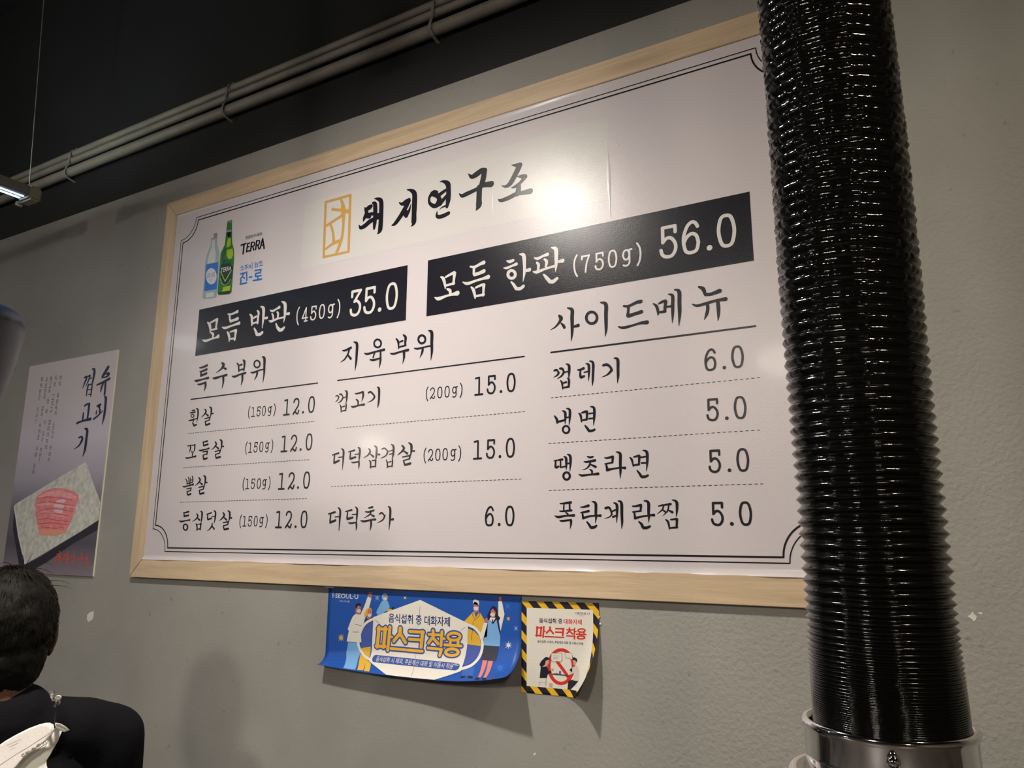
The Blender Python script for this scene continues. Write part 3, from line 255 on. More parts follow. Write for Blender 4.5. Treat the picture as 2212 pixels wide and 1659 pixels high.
NUMBERS=[
('35.0','white',[800.0, 844.8, 878.4, 915.0],660.2,69.8),
('(450g)','white',[598.0, 625.2, 655.6, 685.5, 716.9, 744.9],670.0,39.3),
('(750g)','white',[1409.9, 1435.1, 1466.4, 1496.3, 1528.0, 1555.8],664.5,39.0),
('56.0','white',[1616.7, 1662.4, 1698.4, 1732.5],663.4,68.7),
('(150g)','ink',[439.3, 456.1, 476.9, 496.9, 519.1, 537.7],429.3,26.4),
('12.0','ink',[580.9, 614.5, 639.9, 667.7],423.7,42.9),
('(150g)','ink',[438.8, 455.3, 475.8, 496.7, 518.7, 537.8],332.7,27.4),
('12.0','ink',[580.5, 614.3, 639.1, 667.0],328.2,42.7),
('(150g)','ink',[439.1, 454.9, 475.4, 497.4, 517.9, 537.4],236.8,27.2),
('12.0','ink',[579.8, 614.1, 638.2, 666.1],232.3,42.6),
('(150g)','ink',[437.8, 454.3, 474.6, 495.7, 516.6, 536.3],140.2,27.0),
('12.0','ink',[578.8, 612.9, 638.0, 665.2],135.8,42.6),
('(200g)','ink',[1028.9, 1045.5, 1066.1, 1086.2, 1107.3, 1125.7],426.7,26.9),
('15.0','ink',[1171.8, 1204.1, 1228.9, 1254.2],423.9,42.3),
('(200g)','ink',[1027.6, 1044.6, 1064.7, 1084.7, 1106.8, 1125.2],283.6,27.5),
('15.0','ink',[1170.8, 1204.0, 1227.6, 1253.3],281.7,42.0),
('6.0','ink',[1202.7, 1227.1, 1252.8],138.2,41.9),
('6.0','ink',[1689.1, 1714.8, 1740.0],424.7,42.9),
('5.0','ink',[1688.7, 1714.5, 1739.6],328.9,42.7),
('5.0','ink',[1688.1, 1714.4, 1739.1],232.9,42.5),
('5.0','ink',[1688.2, 1713.6, 1738.6],136.9,42.9),
]
RULES=[
('rule',195.2,684.9,499.5,3.34),
('rule',752.1,1286.8,499.4,3.21),
('rule',1351.7,1775.7,500.5,3.68),
('dash',1350.7,1778.2,402.6,1.29),
('dash',1345.0,1772.9,306.5,1.26),
('dash',1345.1,1772.6,210.0,1.23),
('dash',757.4,1290.7,378.3,1.29),
('dash',748.9,1283.2,235.3,1.25),
('dash',195.5,681.8,400.9,1.38),
('dash',190.0,675.7,304.4,1.36),
('dash',190.1,675.1,207.7,1.33),
]
QUADS=[
('band',197.0,627.0,960.6,767.1),
('band',1021.7,627.7,1780.3,767.7),
('patch',598.9,818.4,1492.0,1010.1),
]
BAN=[
('p','cream','figure_picture#1',2,'86.1,56.7 101.6,57.3 112.0,38.3 121.3,15.8 132.3,19.2 128.9,33.3 117.1,60.8 112.2,75.2 103.6,91.2 106.3,105.1 108.0,117.9 63.8,119.2 69.0,94.7 65.0,92.1 71.8,76.0 78.7,62.8'),
('p','skin','figure_picture#1',3,'123.6,6.4 129.2,5.2 134.1,6.8 133.7,17.5 123.1,15.3'),
('p','skin','figure_picture#1',3,'88.2,42.3 94.6,36.5 101.5,39.5 103.0,48.7 101.5,56.2 88.1,56.9 86.1,49.5'),
('p','hair','figure_picture#1',4,'86.3,43.1 85.2,35.2 90.5,33.3 96.2,31.2 102.2,34.5 100.5,39.1 93.7,37.3 89.6,43.7'),
('p','white','figure_picture#1',4,'103.0,49.2 102.5,50.8 100.9,52.3 98.5,53.1 95.8,53.3 93.2,52.6 91.5,51.4 90.7,49.8 91.3,48.1 92.9,46.6 95.3,45.8 98.1,45.6 100.6,46.3 102.3,47.5'),
('p','lightblue','figure_picture#1',3,'68.7,120.3 102.3,118.7 107.1,140.0 104.9,155.8 114.3,182.8 99.2,183.6 89.5,161.7 95.5,183.1 79.3,183.8 64.8,143.2'),
('s','hair','figure_picture#1',3,'85.6,79.5,0.7 106.8,81.2,0.7'),
('s','hair','figure_picture#1',3,'80.8,96.9,0.7 99.6,96.0,0.7'),
('p','yellow','figure_picture#2',3,'112.3,60.3 112.9,53.9 119.9,43.7 127.3,39.8 134.1,43.0 136.1,55.6 124.1,50.5 120.0,60.9'),
('p','skin','figure_picture#2',4,'123.3,46.3 128.4,41.8 133.8,47.2 133.8,61.3 126.9,66.2 121.1,65.1'),
('p','white','figure_picture#2',5,'134.9,57.1 134.4,58.8 132.8,60.3 130.4,61.1 127.7,61.3 125.3,60.6 123.5,59.4 122.8,57.7 123.3,55.9 124.9,54.5 127.3,53.6 130.0,53.5 132.5,54.1 134.2,55.4'),
('p','navy','figure_picture#2',3,'120.2,65.6 132.5,64.9 141.8,62.3 142.1,69.3 125.5,75.9 114.1,75.1 116.5,67.9'),
('p','tintblue','figure_picture#2',3,'140.6,69.4 125.5,75.9 112.8,86.5 106.1,102.3 109.5,112.0 107.8,130.3 135.8,125.5'),
('p','yellow','figure_picture#2',4,'108.7,130.2 136.1,125.5 137.0,149.7 123.4,143.7 110.1,135.7'),
('p','yellow','figure_picture#2',3,'107.7,142.8 126.1,151.2 147.6,162.0 155.4,182.6 140.3,182.8 129.8,159.8 136.7,181.3 120.6,182.8 110.1,158.4'),
('p','lightblue','figure_picture#3',2,'179.6,15.3 178.9,19.4 176.8,22.7 173.4,24.6 169.6,24.8 166.1,23.1 163.6,20.0 162.6,16.0 163.2,12.0 165.4,8.6 168.8,6.7 172.6,6.6 176.1,8.2 178.6,11.4'),
('p','lightblue','figure_picture#3',2,'163.1,24.0 179.8,23.3 186.5,36.3 179.0,45.0 170.8,48.2 169.2,52.2 151.7,55.8 147.8,49.4 155.4,36.3'),
('p','skin','figure_picture#3',3,'176.8,14.0 176.4,15.6 175.2,17.0 173.5,17.7 171.5,17.8 169.7,17.2 168.4,16.0 167.9,14.4 168.2,12.8 169.4,11.5 171.2,10.7 173.1,10.6 175.0,11.3 176.2,12.5'),
('p','white','figure_picture#3',3,'177.2,18.9 176.8,20.5 175.4,21.9 173.5,22.7 171.3,22.8 169.2,22.1 167.8,20.9 167.2,19.4 167.6,17.8 168.9,16.4 170.9,15.6 173.1,15.5 175.2,16.2 176.6,17.4'),
('p','yellow','figure_picture#3',3,'179.8,42.2 187.0,39.8 195.4,42.6 187.3,45.8 180.4,47.1'),
('p','hair','figure_picture#3',3,'190.6,38.9 198.7,35.1 199.7,37.1 194.4,41.5'),
('p','orange','virus_picture#4',2,'52.1,111.5 51.7,113.7 50.2,115.6 47.9,116.7 45.3,116.9 42.8,116.1 41.1,114.4 40.3,112.2 40.8,110.0 42.3,108.1 44.6,106.9 47.2,106.8 49.6,107.6 51.4,109.3'),
('s','orange','virus_picture#4',2,'38.4,106.6,1.3 54.1,117.3,1.3'),
('s','orange','virus_picture#4',2,'53.3,105.0,1.3 39.2,118.7,1.3'),
('s','orange','virus_picture#4',2,'45.8,104.4,1.6 47.1,119.6,1.6'),
('s','orange','virus_picture#4',2,'37.8,112.7,1.1 54.5,111.6,1.1'),
('p','yellow','virus_picture#5',2,'231.2,14.6 231.0,15.7 230.3,16.6 229.2,17.2 228.0,17.2 226.9,16.8 226.2,15.9 225.9,14.9 226.1,13.8 226.8,12.9 227.8,12.4 229.0,12.3 230.1,12.7 230.9,13.6'),
('s','yellow','virus_picture#5',2,'224.3,12.4,0.8 232.8,17.4,0.8'),
('s','yellow','virus_picture#5',2,'232.0,11.8,0.8 225.1,17.9,0.8'),
('p','paleblue','virus_picture#6',2,'153.3,18.1 153.0,19.8 151.8,21.3 150.0,22.1 148.0,22.2 146.2,21.5 144.9,20.2 144.3,18.5 144.7,16.7 145.9,15.3 147.6,14.5 149.6,14.4 151.5,15.1 152.8,16.4'),
('s','paleblue','virus_picture#6',2,'141.0,12.9,1.0 156.6,23.6,1.0'),
('s','paleblue','virus_picture#6',2,'156.0,12.6,1.0 142.0,24.5,1.0'),
('s','paleblue','virus_picture#6',2,'148.5,11.2,1.1 149.6,25.6,1.1'),
('p','yellow','figure_picture#7',2,'410.6,35.4 427.0,37.2 438.6,52.1 433.8,67.8 429.2,79.0 413.1,69.0 396.9,62.9 387.4,56.5 403.0,42.3'),
('p','yellow','figure_picture#7',2,'397.9,70.6 413.2,74.9 426.1,85.0 430.6,103.6 395.5,102.2'),
('p','tintblue','figure_picture#7',3,'395.5,102.4 430.3,103.6 427.6,123.2 414.6,138.9 395.9,147.5'),
('p','midblue','figure_picture#7',2,'399.6,155.0 425.5,145.2 433.1,169.0 422.9,169.0 418.3,157.6 413.6,169.7 404.4,170.2'),
('p','hair','figure_picture#7',3,'403.5,176.6 404.4,170.2 413.9,169.7 415.9,175.1'),
('p','hair','figure_picture#7',3,'424.2,176.0 423.1,169.4 433.1,170.1 439.0,176.8'),
('p','skin','figure_picture#7',3,'410.6,18.7 417.8,15.5 423.5,21.1 423.3,35.4 412.6,36.0'),
('p','tintblue','figure_picture#7',4,'412.6,36.2 424.1,36.7 416.3,47.1'),
('s','hair','figure_picture#7',4,'410.2,37.4,0.9 408.7,43.3,1.0 414.1,49.6,0.9'),
('s','hair','figure_picture#7',4,'426.2,37.9,0.9 423.9,44.5,0.9 411.3,54.3,0.8'),
('s','hair','figure_picture#7',4,'410.5,56.9,0.8 406.4,94.0,0.8'),
('p','white','figure_picture#7',4,'408.9,13.9 413.4,10.4 423.1,12.9 424.6,16.5 423.9,22.4 418.7,16.8 413.0,15.0 409.4,20.0'),
('p','white','figure_picture#7',4,'410.4,25.6 422.8,25.1 422.4,31.2 416.5,33.2 410.9,31.7'),
('p','skin','figure_picture#8',4,'440.6,46.9 446.9,47.2 446.2,55.8 439.1,54.9'),
('p','cream','figure_picture#8',3,'436.8,56.1 446.5,56.8 444.7,82.5 435.7,88.5 430.5,79.8 429.2,77.7'),
('p','cream','figure_picture#8',3,'471.5,11.9 480.0,11.5 486.4,36.8 477.5,71.0 473.1,51.5 476.5,45.0 471.3,40.1'),
('p','skin','figure_picture#8',4,'471.9,3.9 476.1,1.8 479.6,4.5 479.4,11.5 473.4,11.8'),
('p','hair','figure_picture#8',4,'452.1,28.2 456.8,21.6 466.2,23.4 469.4,31.3 470.2,40.2 476.8,44.9 472.6,49.2 466.4,48.1 452.4,48.2 446.2,50.4 444.9,41.5 449.1,33.5'),
('p','skin','figure_picture#8',5,'453.4,31.4 458.7,26.9 465.5,34.0 463.6,43.7 454.7,44.2'),
('p','white','figure_picture#8',6,'463.5,38.9 463.0,40.7 461.4,42.2 459.1,43.1 456.5,43.2 454.2,42.5 452.6,41.2 452.0,39.4 452.5,37.6 454.1,36.1 456.4,35.2 459.0,35.1 461.3,35.8 462.9,37.1'),
('p','cream','figure_picture#8',5,'452.4,45.0 465.6,44.9 458.7,55.1 450.5,48.9'),
('p','lightblue','figure_picture#8',4,'446.5,54.3 450.8,47.6 458.8,58.7 467.2,48.0 472.0,65.6 476.8,80.5 476.6,100.8 437.2,101.6 436.4,87.1 444.7,83.8'),
('p','hair','figure_picture#8',5,'467.5,48.0 470.8,50.4 476.7,72.9 476.8,79.5 473.1,69.3'),
('p','hair','figure_picture#8',6,'457.1,48.6 459.6,48.4 459.8,56.1 457.2,56.5'),
('p','skirt','figure_picture#8',4,'438.0,101.5 474.5,101.0 474.7,130.9 437.1,131.3'),
('p','coral','figure_picture#8',3,'441.6,131.5 453.3,131.4 457.5,174.7 449.6,173.6'),
('p','coral','figure_picture#8',3,'455.6,131.9 467.6,131.4 472.8,176.2 464.9,174.9'),
('p','hair','figure_picture#8',4,'445.1,182.2 447.8,174.2 455.8,174.7 457.5,181.6'),
('p','hair','figure_picture#8',4,'465.1,181.7 464.1,174.4 472.3,176.2 481.1,186.0'),
('p','orange','virus_picture#9',2,'498.5,45.4 498.2,46.8 497.5,47.9 496.3,48.5 495.0,48.6 493.8,48.1 493.0,47.1 492.7,45.8 493.0,44.4 493.8,43.3 495.0,42.7 496.3,42.6 497.4,43.1 498.2,44.1'),
('s','orange','virus_picture#9',2,'492.3,42.9,0.9 499.0,48.3,0.8'),
('s','orange','virus_picture#9',2,'499.0,42.5,0.8 492.3,48.7,0.8'),
('p','paleblue','virus_picture#10',2,'516.9,63.2 516.6,64.7 515.7,66.0 514.4,66.8 512.9,66.8 511.6,66.2 510.6,65.1 510.3,63.6 510.6,62.0 511.5,60.7 512.9,60.0 514.3,59.9 515.7,60.5 516.6,61.7'),
('s','paleblue','virus_picture#10',2,'508.6,59.6,0.8 518.4,67.2,0.8'),
('s','paleblue','virus_picture#10',2,'518.4,59.1,0.8 509.0,67.8,0.8'),
('p','white','virus_picture#11',2,'501.3,97.0 501.2,98.7 500.2,100.2 498.7,101.1 496.9,101.2 495.1,100.6 493.7,99.3 493.1,97.6 493.3,95.8 494.3,94.4 495.9,93.5 497.7,93.4 499.4,94.0 500.7,95.3'),
('s','white','virus_picture#11',2,'490.6,93.4,0.9 504.0,101.2,0.9'),
('s','white','virus_picture#11',2,'502.8,92.5,1.0 491.8,102.3,1.0'),
('s','white','virus_picture#11',2,'496.8,90.5,1.1 497.9,103.9,1.1'),
('s','white','virus_picture#11',2,'490.0,97.8,0.9 504.2,96.8,0.9'),
('p','midblue2','virus_picture#12',2,'498.4,145.5 499.3,148.7 498.9,151.5 497.0,153.0 494.0,153.1 490.4,151.7 487.2,149.1 484.9,146.0 484.2,143.0 484.9,140.6 487.0,139.1 490.0,139.0 493.2,140.1 496.2,142.4'),
('s','midblue2','virus_picture#12',2,'476.6,137.6,1.1 508.8,156.4,1.2'),
('s','midblue2','virus_picture#12',2,'498.3,135.7,1.6 487.7,158.3,2.0'),
('s','midblue2','virus_picture#12',2,'486.4,134.2,1.3 499.6,160.3,1.3'),
('s','midblue2','virus_picture#12',2,'477.4,146.7,1.4 506.8,145.2,1.5'),
('p','midblue2','virus_picture#13',2,'498.5,20.9 498.1,22.7 496.8,24.2 495.0,25.1 492.9,25.2 491.1,24.5 489.8,23.1 489.3,21.4 489.8,19.6 491.0,18.1 492.9,17.2 494.9,17.1 496.8,17.8 498.1,19.2'),
('s','midblue2','virus_picture#13',2,'487.8,15.0,1.0 500.1,27.2,1.0'),
('s','midblue2','virus_picture#13',2,'500.0,14.5,1.0 487.9,27.8,1.0'),
('s','cream','mask_picture#1',6,'141.9,64.4,5.9 121.6,73.3,6.2 109.0,86.0,7.0 101.9,102.6,7.4 99.1,119.7,7.6 106.2,134.6,6.9 122.4,146.6,5.6 140.4,153.3,5.4'),
('s','cream','mask_picture#1',6,'396.9,62.9,5.7 413.1,67.8,5.9 426.8,79.2,6.4 433.0,93.5,6.6 434.4,109.9,6.7 429.9,128.3,7.0 416.9,144.6,7.1 395.7,153.8,7.0'),
('p','cream','mask_picture#1',7,'140.7,60.7 271.2,17.4 387.9,56.8 397.7,61.1 395.4,148.7 396.7,159.3 340.7,185.5 206.7,185.5 139.2,156.7 139.5,146.0'),
('s','grey','mask_picture#1',8,'270.9,31.3,1.1 270.3,54.9,1.1'),
('s','grey','mask_picture#1',8,'269.4,69.1,0.7 268.5,74.8,0.7'),
('s','grey','mask_picture#1',8,'264.2,133.7,1.1 274.9,183.3,1.0'),
('s','grey','mask_picture#1',8,'146.4,66.7,1.0 159.2,74.4,1.0'),
('s','grey','mask_picture#1',8,'390.8,68.2,0.9 379.0,76.0,0.9'),
('s','pill','mask_picture#1',8,'154.6,150.1,16.4 380.8,150.5,16.6'),
('t','navy','lettering#17',9,'음식섭취 중 대화자제',184.7,69.9,351.8,49.7,1),
('t','white','lettering#18',9,'음식섭취 시 제외, 주문계산 대화 및 이동시 착용',158.1,156.6,372.5,144.0,0.6),
('t','white','lettering#19',2,'I·SEOUL·U',13.7,23.5,92.6,12.7,1),
('t','white','lettering#20',2,'너와 나의 서울',36.4,32.4,67.0,27.6,0),
('s','gold2','lettering#big',11,'158.7,82.6,9.2 155.6,123.8,9.2'),
('s','gold2','lettering#big',11,'177.1,82.4,9.1 173.6,123.1,9.1'),
('s','gold2','lettering#big',11,'155.1,85.4,6.7 180.9,84.8,6.6'),
('s','gold2','lettering#big',11,'151.5,122.8,6.6 178.1,122.0,6.6'),
('s','gold2','lettering#big',11,'189.8,80.1,8.3 186.0,128.5,8.4'),
('s','gold2','lettering#big',11,'188.9,100.3,5.5 196.7,100.2,5.5'),
('s','gold2','lettering#big',11,'218.8,81.3,9.7 218.8,93.9,9.7'),
('s','gold2','lettering#big',11,'218.7,91.2,7.8 202.0,108.6,7.8'),
('s','gold2','lettering#big',11,'218.7,91.2,8.3 234.2,109.2,8.2'),
('s','gold2','lettering#big',11,'194.4,125.2,5.9 236.2,124.9,5.8'),
('s','gold2','lettering#big',11,'241.3,125.1,5.8 282.5,124.9,5.8'),
('s','gold2','lettering#big',11,'245.1,85.7,6.2 283.2,85.1,6.2'),
('s','gold2','lettering#big',11,'244.0,102.0,6.2 278.6,101.5,6.1'),
('s','gold2','lettering#big',11,'280.0,84.9,8.6 277.5,115.6,8.7'),
('s','gold2','lettering#big',11,'308.1,80.3,7.5 308.3,85.9,7.5'),
('s','gold2','lettering#big',11,'296.5,88.6,5.6 325.3,87.9,5.6'),
('s','gold2','lettering#big',11,'309.8,91.1,7.3 296.7,106.6,7.0'),
('s','gold2','lettering#big',11,'308.6,95.2,7.0 322.2,106.2,6.9'),
('s','gold2','lettering#big',11,'331.5,81.4,7.4 329.9,109.3,7.1'),
('s','gold2','lettering#big',11,'331.9,95.0,5.3 339.1,94.9,5.3'),
('s','gold2','lettering#big',11,'295.4,117.0,5.5 333.3,117.1,5.4'),
('s','gold2','lettering#big',11,'331.4,117.9,7.4 329.9,129.2,7.6'),
('c','gold2','lettering#big',11,'378.3,88.0,7.2 376.9,91.3,6.3 372.6,94.1,5.8 366.4,95.9,5.7 359.5,96.4,5.8 353.2,95.4,6.0 348.7,93.1,6.7 347.1,90.0,7.3 348.6,86.8,6.4 352.9,83.9,5.9 359.1,82.1,5.7 366.1,81.7,5.8 372.4,82.7,6.0 376.7,85.0,6.6'),
('s','gold2','lettering#big',11,'353.6,97.5,6.9 353.5,104.7,7.0'),
('s','gold2','lettering#big',11,'373.6,96.8,6.8 373.3,104.0,6.9'),
('s','gold2','lettering#big',11,'339.0,107.2,5.7 382.4,106.8,5.6'),
('c','gold2','lettering#big',11,'376.3,119.9,7.5 375.3,122.9,7.2 371.4,125.5,6.5 365.2,127.3,6.1 358.0,127.8,5.9 351.1,127.0,5.9 346.1,125.0,6.3 343.9,122.2,7.6 345.0,119.2,7.1 349.1,116.6,6.3 355.4,114.8,6.0 362.6,114.3,5.9 369.3,115.1,5.9 374.1,117.1,6.3'),
('s','pill','lettering#big',10,'158.7,82.6,15.4 155.6,123.8,15.4'),
('s','pill','lettering#big',10,'177.1,82.4,15.3 173.6,123.1,15.3'),
('s','pill','lettering#big',10,'155.1,85.4,12.9 180.9,84.8,12.8'),
('s','pill','lettering#big',10,'151.5,122.8,12.8 178.1,122.0,12.8'),
('s','pill','lettering#big',10,'189.8,80.1,14.5 186.0,128.5,14.6'),
('s','pill','lettering#big',10,'188.9,100.3,11.7 196.7,100.2,11.7'),
('s','pill','lettering#big',10,'218.8,81.3,15.9 218.8,93.9,15.9'),
('s','pill','lettering#big',10,'218.7,91.2,14.0 202.0,108.6,14.0'),
('s','pill','lettering#big',10,'218.7,91.2,14.5 234.2,109.2,14.4'),
('s','pill','lettering#big',10,'194.4,125.2,12.1 236.2,124.9,12.0'),
('s','pill','lettering#big',10,'241.3,125.1,12.0 282.5,124.9,12.0'),
('s','pill','lettering#big',10,'245.1,85.7,12.4 283.2,85.1,12.4'),
('s','pill','lettering#big',10,'244.0,102.0,12.4 278.6,101.5,12.3'),
('s','pill','lettering#big',10,'280.0,84.9,14.8 277.5,115.6,14.9'),
('s','pill','lettering#big',10,'308.1,80.3,13.7 308.3,85.9,13.7'),
('s','pill','lettering#big',10,'296.5,88.6,11.8 325.3,87.9,11.8'),
('s','pill','lettering#big',10,'309.8,91.1,13.5 296.7,106.6,13.2'),
('s','pill','lettering#big',10,'308.6,95.2,13.2 322.2,106.2,13.1'),
('s','pill','lettering#big',10,'331.5,81.4,13.6 329.9,109.3,13.3'),
('s','pill','lettering#big',10,'331.9,95.0,11.5 339.1,94.9,11.5'),
('s','pill','lettering#big',10,'295.4,117.0,11.7 333.3,117.1,11.6'),
('s','pill','lettering#big',10,'331.4,117.9,13.6 329.9,129.2,13.8'),
('c','pill','lettering#big',10,'378.3,88.0,13.4 376.9,91.3,12.5 372.6,94.1,12.0 366.4,95.9,11.9 359.5,96.4,12.0 353.2,95.4,12.2 348.7,93.1,12.9 347.1,90.0,13.5 348.6,86.8,12.6 352.9,83.9,12.1 359.1,82.1,11.9 366.1,81.7,12.0 372.4,82.7,12.2 376.7,85.0,12.8'),
('s','pill','lettering#big',10,'353.6,97.5,13.1 353.5,104.7,13.2'),
('s','pill','lettering#big',10,'373.6,96.8,13.0 373.3,104.0,13.1'),
('s','pill','lettering#big',10,'339.0,107.2,11.9 382.4,106.8,11.8'),
('c','pill','lettering#big',10,'376.3,119.9,13.7 375.3,122.9,13.4 371.4,125.5,12.7 365.2,127.3,12.3 358.0,127.8,12.1 351.1,127.0,12.1 346.1,125.0,12.5 343.9,122.2,13.8 345.0,119.2,13.3 349.1,116.6,12.5 355.4,114.8,12.2 362.6,114.3,12.1 369.3,115.1,12.1 374.1,117.1,12.5'),
]
STK=[
('s','red','lettering#big',3,'36.2,49.8,4.1 34.8,66.5,4.0'),
('s','red','lettering#big',3,'45.1,49.7,4.0 43.4,66.2,4.0'),
('s','red','lettering#big',3,'34.5,50.9,2.9 46.9,50.7,2.9'),
('s','red','lettering#big',3,'32.8,66.0,2.9 45.5,65.7,2.9'),
('s','red','lettering#big',3,'51.1,48.8,3.7 49.3,68.3,3.7'),
('s','red','lettering#big',3,'50.7,56.9,2.4 54.4,56.9,2.4'),
('s','red','lettering#big',3,'65.0,49.2,4.3 65.0,54.3,4.2'),
('s','red','lettering#big',3,'64.9,53.2,3.4 56.9,60.3,3.4'),
('s','red','lettering#big',3,'64.9,53.2,3.6 72.3,60.5,3.6'),
('s','red','lettering#big',3,'53.3,67.0,2.6 73.3,66.9,2.6'),
('s','red','lettering#big',3,'75.7,67.0,2.6 95.4,66.9,2.5'),
('s','red','lettering#big',3,'77.5,51.0,2.7 95.7,50.8,2.7'),
('s','red','lettering#big',3,'77.0,57.6,2.7 93.5,57.4,2.7'),
('s','red','lettering#big',3,'94.2,50.7,3.8 93.0,63.1,3.8'),
('s','red','lettering#big',3,'107.6,48.8,3.3 107.7,51.1,3.3'),
('s','red','lettering#big',3,'102.0,52.2,2.5 115.8,51.9,2.4'),
('s','red','lettering#big',3,'108.4,53.2,3.2 102.2,59.5,3.1'),
('s','red','lettering#big',3,'107.8,54.8,3.1 114.3,59.3,3.0'),
('s','red','lettering#big',3,'118.8,49.3,3.2 118.0,60.6,3.1'),
('s','red','lettering#big',3,'118.9,54.8,2.3 122.4,54.7,2.3'),
('s','red','lettering#big',3,'101.5,63.7,2.4 119.6,63.7,2.4'),
('s','red','lettering#big',3,'118.7,64.1,3.3 118.0,68.6,3.3'),
('c','red','lettering#big',3,'141.1,52.0,3.2 140.4,53.3,2.8 138.4,54.4,2.6 135.4,55.2,2.5 132.1,55.3,2.5 129.1,54.9,2.7 127.0,54.0,2.9 126.2,52.8,3.2 126.9,51.4,2.8 129.0,50.3,2.6 132.0,49.6,2.5 135.3,49.4,2.5 138.3,49.8,2.6 140.3,50.7,2.9'),
('s','red','lettering#big',3,'129.3,55.8,3.0 129.3,58.7,3.1'),
('s','red','lettering#big',3,'138.9,55.5,3.0 138.7,58.4,3.0'),
('s','red','lettering#big',3,'122.4,59.7,2.5 143.1,59.6,2.5'),
('c','red','lettering#big',3,'140.1,64.8,3.3 139.7,66.1,3.2 137.8,67.1,2.8 134.9,67.8,2.7 131.4,68.1,2.6 128.1,67.7,2.6 125.7,66.9,2.8 124.7,65.8,3.4 125.2,64.6,3.1 127.2,63.5,2.8 130.2,62.8,2.6 133.6,62.6,2.6 136.8,62.9,2.6 139.1,63.7,2.8'),
('t','hair','lettering#21',3,'음식섭취 중',40.6,41.3,92.3,31.7,1),
('t','red','lettering#22',3,'대화자제',95.5,41.8,134.4,31.8,1),
('t','hair','lettering#23',3,'음식섭취 시 제외, 주문계산 대화 및 이동시 착용',37.0,79.7,137.0,74.3,0.4),
('t','hair','lettering#24',3,'I·SEOUL·U',119.9,22.5,151.5,18.2,0.6),
('t','hair','lettering#25',3,'너와 나의 서울',128.8,25.7,140.6,24.0,0),
('c','red','no_talking_picture#26',3,'115.2,120.2,7.2 112.4,133.7,6.9 105.0,144.9,6.4 94.4,151.6,6.1 82.7,152.5,6.4 72.0,147.2,7.0 64.7,136.9,7.4 62.1,123.5,7.4 64.8,109.7,7.1 72.4,98.3,6.6 83.2,91.7,6.3 95.0,91.0,6.4 105.6,96.5,6.9 112.7,106.9,7.2'),
('s','red','no_talking_picture#26',4,'79.8,112.4,6.6 98.6,133.0,6.5'),
('s','red','no_talking_picture#26',4,'99.3,134.2,6.6 107.8,145.3,6.5'),
('p','cream','no_talking_picture#26',5,'68.1,98.0 88.8,96.9 90.9,99.2 90.8,109.9 88.6,112.2 75.4,112.6 71.3,115.0 70.3,112.1 67.3,110.0'),
('s','grey','no_talking_picture#26',6,'68.1,98.0,0.5 88.8,96.9,0.5 90.9,99.2,0.6 90.8,109.9,0.6 88.6,112.2,0.5 75.4,112.6,0.5 71.3,115.0,0.5 70.3,112.1,0.6 67.3,110.0,0.6 68.1,98.0,0.6'),
('s','grey','no_talking_picture#26',6,'71.8,102.2,0.5 85.1,102.2,0.5'),
('s','grey','no_talking_picture#26',6,'71.8,104.9,0.5 83.6,105.0,0.5'),
('s','grey','no_talking_picture#26',6,'71.8,107.8,0.5 82.1,107.6,0.5'),
('p','cream','no_talking_picture#26',5,'98.7,95.7 112.0,95.6 113.6,105.4 111.2,107.4 107.6,105.2 98.9,104.4'),
('s','grey','no_talking_picture#26',6,'98.7,95.7,0.5 112.0,95.6,0.5 113.6,105.4,0.6 111.2,107.4,0.5 107.6,105.2,0.5 98.9,104.4,0.6 98.7,95.7,0.6'),
('p','skin2','no_talking_picture#26',6,'53.9,112.0 62.9,110.2 62.4,117.2 58.8,120.5 59.1,124.3 53.1,123.4'),
('p','hair','no_talking_picture#26',7,'54.7,105.9 59.2,105.4 63.9,108.3 63.6,110.2 55.4,112.5 53.1,120.9 44.1,125.5 41.2,120.3 44.9,114.4 48.7,111.0'),
('p','hair','no_talking_picture#26',6,'44.1,125.2 57.6,123.1 62.0,131.9 66.5,130.5 67.9,133.7 59.0,138.3 57.5,144.7 41.5,145.8'),
('p','skin2','no_talking_picture#26',6,'68.0,126.2 72.4,126.6 71.6,130.4 67.2,130.0'),
('p','skin2','no_talking_picture#26',6,'114.8,107.2 120.5,108.1 120.4,115.6 116.3,117.6'),
('p','hair','no_talking_picture#26',7,'113.4,103.8 118.0,102.5 123.7,105.5 122.9,112.0 119.8,108.2 114.5,108.2'),
('p','greywhite','no_talking_picture#26',6,'118.2,118.2 124.3,117.7 129.2,127.1 130.3,145.8 115.4,145.5 116.7,131.8 108.7,135.4 105.6,130.3 107.3,126.2 111.6,130.9 117.4,125.6'),
('p','hair','no_talking_picture#26',6,'104.2,147.4 114.6,144.1 128.8,145.9 110.2,153.3 109.3,162.8 102.4,162.8'),
('p','table','no_talking_picture#26',6,'67.2,136.5 76.7,135.0 92.8,136.1 108.9,136.9 108.9,138.1 67.2,137.8'),
('p','boxblue','no_talking_picture#26',7,'84.8,129.9 88.5,129.9 88.0,137.4 84.0,137.3'),
('p','brown','no_talking_picture#26',7,'75.3,136.0 79.7,134.2 84.0,135.8'),
('s','grey','no_talking_picture#26',6,'38.5,153.9,0.5 56.0,153.3,0.5'),
('s','grey','no_talking_picture#26',6,'40.3,153.8,0.6 40.3,161.6,0.6'),
('s','grey','no_talking_picture#26',6,'55.6,145.8,0.6 55.2,160.8,0.6'),
('s','grey','no_talking_picture#26',6,'116.9,154.8,0.5 129.5,153.8,0.5'),
('p','skin2','no_talking_picture#26',6,'61.9,154.1 70.0,154.1 69.5,161.0 63.3,161.7'),
]
